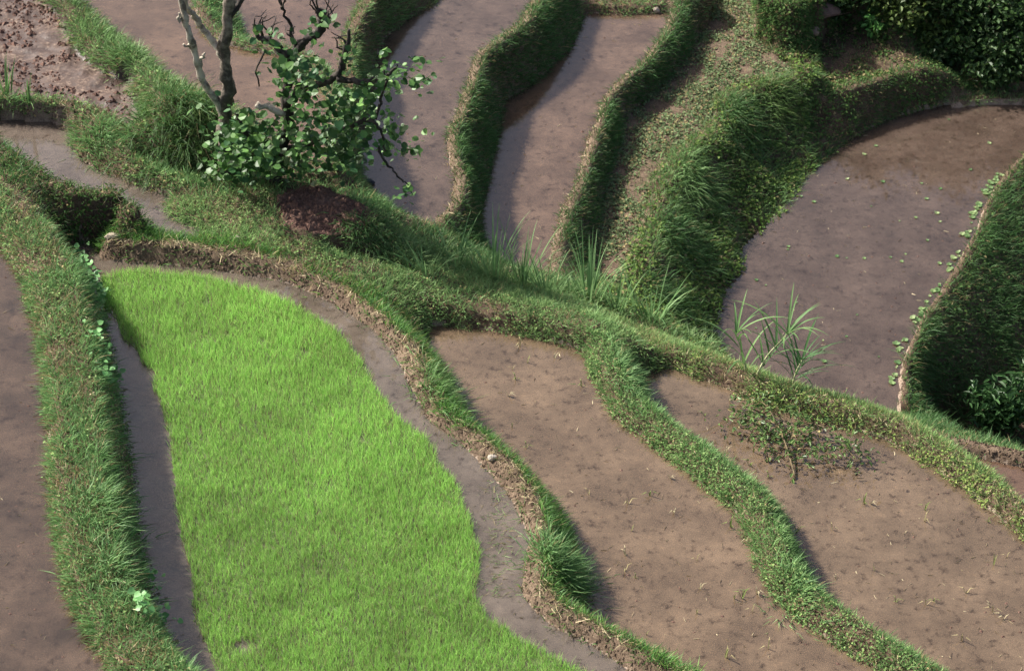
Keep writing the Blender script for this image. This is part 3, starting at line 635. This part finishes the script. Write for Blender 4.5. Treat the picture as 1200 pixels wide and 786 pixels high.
def heart_leaf(name, m, c):
    """broad heart-shaped leaf, 1 long, in its own xy plane, y the axis"""
    pr = [(0, 0), (.28, -.10), (.47, .10), (.50, .35), (.38, .65), (.18, .88), (0, 1.02)]
    V = [(0, .0, 0), (0, .35, -.05), (0, .7, -.03), (0, 1.02, -.08)]
    for s in (1, -1): V += [(s * .28, -.10, .03), (s * .47, .12, .05), (s * .48, .38, .04), (s * .34, .68, .01)]
    F = [(0, 4, 5, 1), (1, 5, 6, 2), (2, 6, 7, 3), (0, 1, 9, 8), (1, 2, 10, 9), (2, 3, 11, 10)]
    me = bpy.data.meshes.new(name); me.from_pydata(V, [], F); ca = me.color_attributes.new('Col', 'FLOAT_COLOR', 'POINT')
    for i in range(len(V)): ca.data[i].color = (*c, 1)
    for p in me.polygons: p.use_smooth = True
    me.materials.append(m); return me
LC = [(.035, .085, .02), (.05, .12, .026), (.065, .15, .034), (.045, .12, .04), (.11, .23, .055), (.17, .32, .08)]
HL = [heart_leaf('leaf', M['leaf'], c) for c in LC]
BLOB = [(355,92,36,34,.45,200),(300,155,48,34,.5,220),(370,160,70,38,.55,330),(298,192,52,24,.5,190),(415,122,45,32,.45,170),(345,196,55,16,.45,70),(468,85,20,16,.25,20),(476,92,26,14,.2,14),
        (455,160,38,20,.3,46),(474,226,14,9,.12,13),(262,186,26,20,.35,60),(440,98,34,18,.4,50),(320,45,22,16,.3,30),(375,28,16,12,.2,18),(408,66,14,14,.2,16),(470,180,22,10,.2,16),(488,72,22,12,.2,16),(494,98,16,14,.2,12),(446,70,18,14,.2,14),(270,165,28,20,.35,40),(400,185,40,16,.4,70)]
LP = []
for u, v, ru, rv, rd, n in BLOB:
    for _ in range(int(n * (1.2 if v < 130 else 1.25))):
        a = rng.normal(0, .5, 2); e = rng.normal(0, .5) * rd
        p = Vector(PV(u + a[0] * ru, v + a[1] * rv, sy - .25 + e * 1.4))
        if p.z < float(samp(Zs, p.x, p.y)) + .04: p.z = float(samp(Zs, p.x, p.y)) + rng.uniform(.04, .2)
        LP.append((p, e))
def leaf_rot(tilt=.6):
    n = Vector((rng.normal(0, tilt), rng.normal(-.25, tilt), 1)).normalized(); t = Vector((rng.normal(), rng.normal(), -.35)); t = (t - n * t.dot(n)).normalized()
    return Matrix((t.cross(n), t, n)).transposed()
order = sorted(range(len(LP)), key=lambda i: LP[i][0].y); pick = set(order[:len(order) // 2]); pick = set(random.sample(sorted(pick), 295))
fp, fN, fT, fs, fc = [], [], [], [], []
for i, (p, e) in enumerate(LP):
    r = leaf_rot(); s = rng.uniform(.055, .13); ci = int(rng.choice(6, p=[.24, .26, .2, .14, .11, .05]))
    if i in pick:
        o = obj('leaf', HL[ci], shrub); o.matrix_local = Matrix.Translation(p - shrub.location) @ r.to_4x4() @ Matrix.Scale(s, 4)
    else: fp.append(p); fN.append(r.col[2]); fT.append(r.col[1]); fs.append(s); fc.append(LC[ci])
leaves('foliage', np.array(fp), np.array(fN), np.array(fT), np.array(fs), .95, np.array(fc), M['leaf'], shrub, org=tuple(shrub.location), fold=.05)

# cane and long-leaved grass clumps
def strip(name, base, d, ln, wd, sag, m, col, org, seg=7):
    d = Vector(d).normalized(); h = Vector((d.x, d.y, 0)); h = h.normalized() if h.length > .01 else Vector((1, 0, 0)); sd = d.cross(Vector((0, 0, 1)));
    sd = sd.normalized() if sd.length > .01 else Vector((0, 1, 0)); V = []; p = Vector(base); di = d.copy()
    for i in range(seg + 1):
        t = i / seg; w = wd * .5 * min(1, .55 + 2.5 * t) * (1 - t ** 2.2) + .0008; up = sd.cross(di)
        V += [p - sd * w + up * w * .35 - Vector(org), p - Vector(org), p + sd * w + up * w * .35 - Vector(org)]
        di = (di + Vector((h.x * .4, h.y * .4, -1)) * sag * (.3 + t) / seg).normalized(); p = p + di * (ln / seg)
    Q = []
    for i in range(seg):
        for k in (0, 1): Q.append((i * 3 + k, i * 3 + k + 1, i * 3 + k + 4, i * 3 + k + 3))
    me = bpy.data.meshes.new(name); me.from_pydata([tuple(v) for v in V], [], Q); ca = me.color_attributes.new('Col', 'FLOAT_COLOR', 'POINT')
    ca.data.foreach_set('color', np.tile(np.array([*col, 1], np.float32), len(V)))
    for f in me.polygons: f.use_smooth = True
    me.materials.append(m); return me
def clump(name, u, v, label, cat, nbl, l0, l1, w0, w1, sag, c1, c2, spread=.06, stems=None, tilt=.45, lean=(0, 0), group=None):
    b = hit(u, v); o = empty(name, b, label, cat, group); roots = []
    if stems:
        for dx, dyy, ln, lx, ly in stems:
            p0 = Vector((b.x + dx, b.y + dyy, 0)); p0.z = float(samp(Zs, p0.x, p0.y)) - .02; tip = p0 + Vector((lx, ly, ln))
            mid = (p0 + tip) / 2 - Vector((lx, ly, 0)) * .15
            obj('stem', tube_mesh('stem', spline([tuple(p0), tuple(mid), tuple(tip)], 4), np.linspace(.014, .007, 9), M['cane'], b, 6), o)
            roots += [(p0.lerp(tip, k), .55 + .25 * k) for k in (.25, .45, .65, .85, 1, 1, 1)]
    for i in range(nbl):
        a = rng.uniform(0, 2 * math.pi)
        if roots: p, tl = roots[i % len(roots)]; tl = tilt * (.6 + tl)
        else:
            r = abs(rng.normal(0, spread)); p = Vector((b.x + r * math.cos(a), b.y + r * math.sin(a), 0)); p.z = float(samp(Zs, p.x, p.y)) - .02; tl = tilt
        d = (math.cos(a) * rng.uniform(.2, 1) * tl + lean[0], math.sin(a) * rng.uniform(.2, 1) * tl + lean[1], 1)
        c = colmix(1, c1, c2, .15)[0]
        obj('blade', strip('blade', p, d, rng.uniform(l0, l1), rng.uniform(w0, w1), sag * rng.uniform(.4, 1.4), M['grass'], c, b), o)
    return o
M['cane'] = bark_mat('pale_cane', (.22, .26, .10), (.42, .44, .24), .45)
CG1, CG2 = (.07, .16, .05), (.17, .29, .10)
clump('cane_clump', 886, 440, 'tall cane with pale leaning stems behind the thin sunlit bund', 'cane', 36, .45, .85, .022, .036, 1.1, CG1, CG2, stems=[(0, 0, .62, .36, .05), (-.12, .05, .6, -.16, .0)], tilt=.8)
clump('cane_clump', 928, 452, 'short dark cane with arching narrow leaves beside the tall cane', 'cane', 34, .4, .8, .016, .026, 1.1, (.05, .12, .04), CG1, stems=[(0, 0, .42, .1, 0)], tilt=1.1)
for u, v, n, l, t, lab in ((536,312,12,.5,.5,'sparse long-leaved grass clump at the end of the bare-rimmed wall'),(578,330,22,.62,.45,'tall pale green grass clump in front of the narrow paddy'),(612,336,20,.6,.5,'bushy long grass clump on the ridge below the narrow paddy'),
    (640,346,14,.45,.6,'low arching grass clump on the ridge beside taller grass'),(690,356,20,.62,.5,'tall grass clump at the foot of the weedy terrace wall'),(722,366,14,.5,.6,'leaning grass clump in front of the weedy terrace'),
    (762,376,18,.55,.7,'dark arching grass clump where the ridge meets the thin bund'),(500,322,14,.35,.6,'short grass clump behind the ridge path')):
    clump('grass_clump', u, v, lab, 'grass', int(n * 1.8), l * .9, l * 1.8, .014, .026, .9, (.10, .21, .07), (.22, .36, .14), .11, tilt=t)
clump('grass_clump', 8, 112, 'tall blade plant at the edge of the churned mud plot', 'grass', 10, .4, .75, .018, .03, .6, CG1, CG2, .05, tilt=.35)
clump('grass_clump', 34, 120, 'upright narrow blade plant in front of the pale mud', 'grass', 7, .4, .62, .014, .024, .4, CG1, CG2, .03, tilt=.18)
# dense grass tufts: each one thing
def tuft(u, v, n, l0, l1, spread, c1, c2, label, tilt=.5, hang=.6, lean=(0, 0), sy_=1.0):
    b = hit(u, v); o = empty('grass_tuft', b, label, 'grass', None)
    r = rng.normal(0, spread, (n, 2)); x = b.x + r[:, 0]; y = b.y + r[:, 1] * sy_
    B = np.stack([x, y, samp(Zs, x, y) - .01], 1); out = np.stack([r[:, 0], r[:, 1], np.zeros(n)], 1) / spread
    D = unit(np.array([lean[0], lean[1], 1.0]) + out * tilt * .6 + rng.normal(0, tilt * .5, (n, 3)) * [1, 1, .2]); Ln = rng.uniform(l0, l1, n)
    bend = unit(D * [1, 1, 0] + [lean[0], lean[1] , 0]) * (Ln * .35)[:, None] + down * (Ln * hang * rng.uniform(.3, 1.1, n))[:, None]
    blades('blades', B, D, Ln, rng.uniform(.008, .014, n), bend, colmix(n, c1, c2, .2, .04), M['grass'], o, org=tuple(b)); return o
tuft(658, 664, 1000, .18, .38, .13, GR1, GR2, 'bushy tuft of hanging grass at the tight bend of the straw-strewn bund', tilt=.4, lean=(.15, 0))
tuft(515, 455, 550, .15, .32, .14, DK1, GR2, 'dense grass tuft over the corner of the paddy below the ridge', lean=(.25, 0), sy_=2)
tuft(152, 66, 500, .18, .34, .14, DK1, GR2, 'dark grass tuft on the bank beside the churned mud')
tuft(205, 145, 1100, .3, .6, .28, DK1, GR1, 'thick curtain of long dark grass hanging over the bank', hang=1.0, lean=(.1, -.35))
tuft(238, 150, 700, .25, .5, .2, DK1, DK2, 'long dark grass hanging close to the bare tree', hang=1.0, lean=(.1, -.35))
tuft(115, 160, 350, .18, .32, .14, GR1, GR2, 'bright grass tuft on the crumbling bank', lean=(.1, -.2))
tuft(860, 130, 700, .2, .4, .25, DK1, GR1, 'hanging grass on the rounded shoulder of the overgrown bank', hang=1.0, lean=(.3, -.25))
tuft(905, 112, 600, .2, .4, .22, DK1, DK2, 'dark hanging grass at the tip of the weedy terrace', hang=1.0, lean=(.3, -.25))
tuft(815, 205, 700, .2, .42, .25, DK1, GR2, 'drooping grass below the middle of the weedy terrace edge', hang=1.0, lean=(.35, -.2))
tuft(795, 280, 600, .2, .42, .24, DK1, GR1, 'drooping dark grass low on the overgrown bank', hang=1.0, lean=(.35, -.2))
tuft(772, 345, 500, .2, .4, .2, DK1, GR1, 'grass tuft at the foot of the overgrown bank near the ridge', hang=.9, lean=(.3, -.1))
tuft(928, 700, 400, .14, .26, .12, GR1, GR2, 'taller grass tuft on the winding clover bund', lean=(.2, 0), sy_=2)
tuft(735, 440, 450, .14, .28, .12, GR1, GR2, 'thick grass at the start of the winding clover bund', lean=(.2, 0), sy_=2)
tuft(120, 590, 500, .16, .32, .13, GR1, GR2, 'long grass leaning over the shaded channel from the wide bund', lean=(.25, 0), sy_=2)
tuft(135, 660, 450, .16, .32, .12, GR1, GR2, 'arching grass on the wide bund above the lone leafy vine', lean=(.25, 0), sy_=2)
tuft(430, 270, 500, .15, .3, .16, DK1, GR1, 'dark grass overhanging the edge of the ploughed plot', hang=.9, lean=(.1, -.3))

for u, v, lab in ((470, 296, 'pale grass tuft beside the ploughed plot slope'), (512, 300, 'light grass tuft at the foot of the bare-rimmed terrace wall'), (556, 322, 'pale leaning grass behind the ridge path'), (628, 338, 'light grass tuft between the tall grass clumps'), (684, 352, 'pale grass tuft by the foot of the weedy terrace'), (820, 408, 'light grass growing over the thin sunlit bund')):
    tuft(u, v, 420, .14, .32, .2, (.11, .21, .07), (.26, .38, .15), lab, tilt=.6, hang=.5)
# leafy vines on the wide bund: every leaf its own part
VC = [heart_leaf('leaf', M['leaf'], c) for c in [(.12, .29, .09), (.18, .38, .13), (.08, .21, .06)]]
def vine(pix, nl, s0, s1, label, y_off=0):
    b = hit(*pix[0]); o = empty('leafy_vine', b, label, 'vine', None); pts = []
    for u, v in pix:
        h = hit(u, v); pts.append((h.x, h.y, h.z + .07))
    pts[0] = (pts[0][0], pts[0][1], pts[0][2] - .08); sp_ = spline(pts, 6)
    obj('stem', tube_mesh('stem', sp_, [.006] * len(sp_), M['cane'], b, 5), o)
    for i in range(int(nl * 3)):
        p = Vector(sp_[int(rng.integers(1, len(sp_)))]) + Vector(rng.normal(0, .06, 3)) + Vector((.05, -.02, .13))
        l = obj('leaf', VC[int(rng.integers(3))], o); l.matrix_local = Matrix.Translation(p - b) @ leaf_rot(.45).to_4x4() @ Matrix.Scale(rng.uniform(s0, s1) * .68, 4)
vine([(86,300),(92,315),(102,332),(112,345)], 20, .07, .12, 'leafy vine at the top corner of the seedling bed channel')
vine([(100,340),(108,352),(118,362)], 12, .07, .12, 'small leafy vine hanging over the channel just below the first vine')
vine([(105,395),(112,410),(122,425),(118,445)], 16, .06, .11, 'leafy vine with pale leaves halfway along the shaded channel')
vine([(112,445),(125,452),(136,448)], 9, .08, .13, 'broad-leaved vine reaching over the dark channel water')
vine([(150,712),(165,722),(180,730),(196,735)], 16, .08, .12, 'pale green leafy vine lying over the dark channel corner')
vine([(165,685),(178,690),(186,695)], 7, .05, .09, 'dark leafy sprig under arching grass beside the channel')

# ------------------------------------------------------------------ cut branch lying in the paddy
b = hit(905, 500, True); cb = empty('cut_branch', b, 'cut leafy branch lying in the shallow water of the brown paddy', 'branch')
lp = []
for pix in ([(926,548),(915,520),(905,500),(890,475),(872,462)], [(915,520),(925,500),(930,478),(925,460)], [(905,500),(880,495),(858,490),(838,488)], [(920,530),(950,525),(975,520),(1000,538)], [(905,500),(940,495),(965,505),(990,520)], [(890,475),(870,478),(852,470)], [(895,530),(885,515),(875,505)]):
    pts = []
    for i, (u, v) in enumerate(pix):
        h = hit(u + 6, v + 13, True); pts.append((h.x, h.y, max(h.z, LV['D']) + .02 + (.16 * math.sin(math.pi * min(i / (len(pix) - 1) * .8, 1)) if i else 0)))
    s_ = spline(pts, 6); obj('stem', tube_mesh('stem', s_, np.linspace(.012, .004, len(s_)), M['stem'], b, 6), cb); lp += s_[2:]
lp = np.array(lp); q = 900
B = lp[rng.integers(0, len(lp), q)] + rng.normal(0, .09, (q, 3)) * [1.2, 1.0, .9] + [.05, -.06, .03]; B[:, 2] = np.maximum(B[:, 2], LV['D'] + .012)
leaves('foliage', B, unit(rng.normal(0, .7, (q, 3)) + [0, 0, 1]), rng.normal(0, 1, (q, 3)), rng.uniform(.04, .085, q), .5, colmix(q, (.06, .11, .035), (.15, .235, .07), .2, .05), M['leaf'], cb, org=tuple(b))

# ------------------------------------------------------------------ shrubs
def bush(u, v, w_, h_, n, s0, s1, asp, c1, c2, label, name='shrub', zoff=0, cat='shrub', group=None):
    b = hit(u, v); o = empty(name, b, label, cat, group); tips = []
    for k in range(9):
        a = rng.uniform(0, 6.28); r = rng.uniform(.2, .9) * w_; t = b + Vector((r * math.cos(a), r * math.sin(a), h_ * rng.uniform(.5, 1.05)))
        s_ = spline([tuple(b - Vector((0, 0, .05))), tuple(b.lerp(t, .5) + Vector((0, 0, .12 * h_))), tuple(t)], 4); obj('stem', tube_mesh('stem', s_, np.linspace(.02, .006, len(s_)), M['stem'], b, 5), o); tips += s_[2:]
    tips = np.array(tips); cl = tips[rng.integers(0, len(tips), n)]
    B = cl + rng.normal(0, .13, (n, 3)) * min(1.5, w_ + .4); g = samp(Zs, B[:, 0], B[:, 1]); B[:, 2] = np.maximum(B[:, 2], g + .03)
    leaves('foliage', B, unit(rng.normal(0, .6, (n, 3)) + [0, -.2, 1]), rng.normal(0, 1, (n, 3)) + [0, 0, -.3], rng.uniform(s0, s1, n), asp, colmix(n, c1, c2, .25), M['leaf'], o, org=tuple(b))
SC1, SC2 = (.022, .055, .016), (.06, .115, .03)
bush(1172, 505, .55, .95, 900, .10, .20, .28, (.03, .075, .025), (.07, .15, .05), 'dark shrub with lance-shaped leaves below the tall grass bank')
bush(1215, 480, .5, 1.1, 700, .10, .2, .28, (.03, .075, .025), (.06, .13, .04), 'taller dark lance-leaved shrub at the foot of the grass bank')
for (u, v, w_, h_, lab) in ((975,18,.4,.5,'small dark shrub beside the pinkish boulder'),(1010,5,.5,.7,'rounded dark shrub behind the small bright plant'),(1055,30,.55,.7,'olive shrub at the back corner of the fallow plot'),(1070,-15,.6,.8,'tall dark shrub above the fallow plot'),
    (1095,55,.5,.6,'yellowish leafy shrub at the end of the fallow plot'),(1110,20,.6,.9,'dense dark shrub in the middle of the shrub bank'),(1135,75,.5,.6,'low shrub over the corner of the wide paddy'),(1150,40,.6,.9,'dark glossy shrub on the shrub bank'),(1160,0,.7,1.0,'big dark shrub high on the shrub bank'),
    (1180,85,.5,.7,'dark shrub hanging over the far rim of the wide paddy'),(1200,45,.6,1.0,'black-green shrub at the end of the shrub bank'),(1165,98,.45,.5,'low dark shrub creeping over the far rim of the wide paddy'),(1105,78,.4,.45,'small leafy shrub at the end of the mossy wall'),(1225,90,.6,.9,'shrub beyond the corner of the wide paddy'),(1215,0,.7,1.0,'tall shrub at the shaded end of the bank'),(1120,-20,.6,.8,'shrub on top of the shrub bank'),(1030,-25,.6,.7,'shrub on the bank above the bright plant'),(985,-20,.5,.6,'shrub beside the mossy bank end')):
    y_ = 'yellow' in lab or 'olive' in lab
    bush(u, v, w_, h_, 1100, .05, .12, .6, (.05, .09, .02) if y_ else SC1, (.12, .17, .04) if y_ else SC2, lab)
bush(1021, 38, .12, .28, 60, .09, .15, .6, (.10, .26, .06), (.16, .36, .09), 'small bright green leafy plant at the edge of the fallow plot', 'leafy_plant', cat='plant')
bush(1143, 75, .14, .3, 70, .08, .14, .6, (.05, .13, .04), (.10, .2, .06), 'pale green leafy plant among the dark shrubs', 'leafy_plant', cat='plant')

# ------------------------------------------------------------------ floating plants, stubble, litter
def rosette(n, s):
    V = []; F = []
    for i in range(n):
        a = 6.28 * i / n + random.uniform(-.3, .3); l = s * random.uniform(.7, 1.1); c, s_ = math.cos(a), math.sin(a); w_ = l * .45; k = len(V); up = random.uniform(.1, .5) * l
        for t, ww, zz in ((0, .15, 0), (.5, 1, .6), (.85, .8, 1), (1, 0, 1)):
            if ww == 0: V.append((c * l, s_ * l, up))
            else: V += [(c * l * t - s_ * w_ * ww, s_ * l * t + c * w_ * ww, up * zz), (c * l * t + s_ * w_ * ww, s_ * l * t - c * w_ * ww, up * zz)]
        F += [(k, k + 1, k + 3, k + 2), (k + 2, k + 3, k + 5, k + 4), (k + 4, k + 5, k + 6)]
    return V, F
def colmesh(name, V, F, m, c):
    me = bpy.data.meshes.new(name); me.from_pydata(V, [], F); ca = me.color_attributes.new('Col', 'FLOAT_COLOR', 'POINT'); ca.data.foreach_set('color', np.tile(np.array([*c, 1], np.float32), len(V))); me.materials.append(m); return me
RS = [colmesh('floating_plant', *rosette(8, .07), M['leaf'], c) for c in [(.13, .21, .08), (.19, .28, .11), (.09, .17, .06), (.24, .31, .14)]]
def floater(u, v, s, label, group):
    x_, y_ = P(u, v, LV['E']); o = obj('floating_plant', RS[int(rng.integers(4))], None, label=label, cat='water plant', group=group)
    o.location = (x_, y_, LV['E'] + .004); o.rotation_euler = (0, 0, rng.uniform(0, 6.28)); o.scale = (s, s, s)
el = [(1183,197),(1165,218),(1152,238),(1141,265),(1131,290),(1122,305),(1105,335),(1085,368),(1068,392),(1055,425),(1049,455)]
for i in range(95):
    k = float(np.clip(rng.choice([.6, 1.1, 2.2, 2.5, 3.4, 4.6, 5.2, 6.1, 7.0, 7.3, 8.4, 9.2, 9.6]) + rng.normal(0, .13), 0, len(el) - 1.01)); j = int(k); t = k - j
    floater(el[j][0] * (1 - t) + el[j + 1][0] * t - abs(rng.normal(0, 4)) - 2, el[j][1] * (1 - t) + el[j + 1][1] * t + rng.normal(0, 3), rng.uniform(.25, .85), 'pale green floating plant crowding the bare rim of the wide paddy', 'floating plants along the rim of the wide paddy')
for u, v in zip(rng.uniform(880, 1160, 55), rng.uniform(140, 440, 55)):
    if u > 1190 - (v - 190) * .5: continue
    floater(u, v, rng.uniform(.25, .6), 'small floating plant drifting on the open water of the wide paddy', 'floating plants scattered over the wide paddy')
ST = []
for k in range(4):
    V = []; F = []
    for i in range(random.randint(3, 6)):
        a = random.uniform(0, 6.28); l = random.uniform(.05, .13); tl = random.uniform(.2, 1.2); c, s_ = math.cos(a), math.sin(a); j = len(V); w_ = .005
        V += [(-s_ * w_, c * w_, -.02), (s_ * w_, -c * w_, -.02), (c * l * tl * .4 - s_ * w_, s_ * l * tl * .4 + c * w_, l * .6), (c * l * tl * .4 + s_ * w_, s_ * l * tl * .4 - c * w_, l * .6), (c * l * tl, s_ * l * tl, l * (.5 if tl > .8 else 1))]
        F += [(j, j + 1, j + 3, j + 2), (j + 2, j + 3, j + 4)]
    ST.append(colmesh('rice_stubble', V, F, M['straw'], [(.20, .22, .08), (.30, .26, .13), (.14, .19, .05), (.38, .33, .2)][k]))
def stubble(n, pts, label, group):
    for u, v in pts:
        x_, y_ = P(u, v, LV[n])
        if near(fid, x_, y_) != fn.index(n): continue
        o = obj('rice_stubble', ST[int(rng.integers(4))], None, label=label, cat='stubble', group=group); o.location = (x_, y_, LV[n]); o.rotation_euler = (0, 0, rng.uniform(0, 6.28)); s = rng.uniform(.6, 1.3); o.scale = (s, s, s)
stubble('C', [(610,405),(618,425),(605,445),(650,420),(690,578),(736,590),(740,622),(733,650),(785,560),(790,600),(800,540),(820,690),(870,700),(900,760),(850,770)] + list(zip(rng.uniform(540, 900, 45), rng.uniform(390, 780, 45))), 'small tuft of rotting rice stubble in the paddy below the ridge', 'stubble in the paddy between the two winding bunds')
stubble('D', [(975,620),(1083,610),(935,640),(1025,668),(1050,705),(1020,590)] + list(zip(rng.uniform(800, 1190, 45), rng.uniform(440, 780, 45))), 'small tuft of rotting rice stubble in the paddy with the cut branch', 'stubble in the paddy with the cut branch')
for n, cnt, ur, vr in (('C', 420, (500, 1000), (380, 786)), ('D', 420, (770, 1200), (420, 786)), ('A', 130, (560, 760), (480, 790)), ('Z', 80, (0, 130), (280, 786)), ('E', 200, (850, 1190), (130, 460)), ('F', 120, (570, 780), (20, 290)), ('G', 60, (420, 600), (20, 250))):
    u = rng.uniform(*ur, cnt); v = rng.uniform(*vr, cnt); xy = np.array([P(a, b_, LV[n]) for a, b_ in zip(u, v)]); k = near(fid, xy[:, 0], xy[:, 1]) == fn.index(n); xy = xy[k]; q = len(xy)
    B = np.column_stack([xy, np.full(q, LV[n] + .003)]); a = rng.uniform(0, 6.28, q); D = np.stack([np.cos(a), np.sin(a), rng.uniform(0, .25, q)], 1)
    blades('straw_litter', B, unit(D), rng.uniform(.02, .10, q), rng.uniform(.005, .011, q), rng.normal(0, .01, (q, 3)) * [1, 1, 0], colmix(q, (.10, .075, .04), STR2, .3), M['straw'], label='bits of straw and leaf floating on the ' + FL[n])

# ------------------------------------------------------------------ stones
def stone(u, v, r, sq, c, label, water=False, name='stone'):
    b = hit(u, v, water); pts = []
    for i in range(26):
        d = Vector((random.gauss(0, 1), random.gauss(0, 1), random.gauss(0, 1))).normalized(); pts.append(Vector((d.x * sq[0], d.y * sq[1], d.z * sq[2])) * r * random.uniform(.85, 1.05))
    import bmesh
    bm = bmesh.new(); vv = [bm.verts.new(p) for p in pts]; bmesh.ops.convex_hull(bm, input=vv); bmesh.ops.delete(bm, geom=[x_ for x_ in bm.verts if not x_.link_faces], context='VERTS')
    bmesh.ops.bevel(bm, geom=list(bm.edges), offset=r * .06, segments=1, affect='EDGES'); me = bpy.data.meshes.new(name); bm.to_mesh(me); bm.free()
    me.materials.append(soil_mat('stone_' + name, tuple(x_ * .6 for x_ in c), c, tuple(min(1, x_ * 1.3) for x_ in c), scale=9)); o = obj(name, me, None, label=label, cat='stone'); o.location = b + Vector((0, 0, r * sq[2] * .35)); return o
stone(133, 279, .13, (1, .55, .5), (.33, .28, .21), 'pale flat stone at the corner of the seedling bed')
stone(577, 538, .07, (1, .7, .6), (.36, .32, .27), 'small whitish stone on the straw-strewn bund')
stone(430, 216, .13, (1, .6, .55), (.035, .035, .045), 'dark stone in the water of the long paddy', True)
stone(769, 14, .07, (1, .8, .8), (.38, .30, .25), 'small pinkish stone at the end of the narrow paddy')
stone(965, 20, .28, (1.1, .7, .5), (.20, .13, .11), 'pinkish boulder beside the mossy bank end')
stone(953, 42, .12, (1, .8, .9), (.26, .19, .15), 'small rounded stone below the pinkish boulder')
stone(276, 280, .07, (1, .7, .6), (.40, .36, .27), 'small pale stone in the grass behind the seedling bed')
xy = np.array([P(rng.normal(583, 12), rng.uniform(560, 700), 0) for _ in range(260)]); xy = xy[(near(fid, xy[:, 0], xy[:, 1]) == fn.index('A')) & ~inside(RP, xy[:, 0], xy[:, 1])]; q = len(xy); a = rng.uniform(0, 6.28, q)
blades('floating_grass', np.column_stack([xy, np.full(q, .002)]), unit(np.stack([np.cos(a), np.sin(a), rng.uniform(.02, .5, q)], 1)), rng.uniform(.05, .13, q), rng.uniform(.004, .007, q), rng.normal(0, .02, (q, 3)) * [1, 1, 0], colmix(q, (.14, .24, .08), (.26, .36, .15), .2, .2), M['grass'], label='loose green blades adrift in the water beside the seedlings')
# mud lumps standing in the shallow water
for n, cnt, ur, vr in (('C', 420, (500, 1000), (380, 786)), ('D', 420, (770, 1200), (420, 786)), ('Z', 160, (-20, 130), (280, 786)), ('E', 380, (840, 1190), (130, 460)), ('F', 160, (570, 780), (20, 290)), ('G', 120, (420, 610), (0, 250))):
    xy = np.array([P(a, b_, LV[n]) for a, b_ in zip(rng.uniform(*ur, cnt), rng.uniform(*vr, cnt))]); xy = xy[near(fid, xy[:, 0], xy[:, 1]) == fn.index(n)]
    clods('mud_lumps', np.column_stack([xy, np.full(len(xy), LV[n] - .006)]), .008 + .034 * rng.random(len(xy)) ** 2.5, M['plough'], flat=.45, label='dark lumps of mud standing in the ' + FL[n])
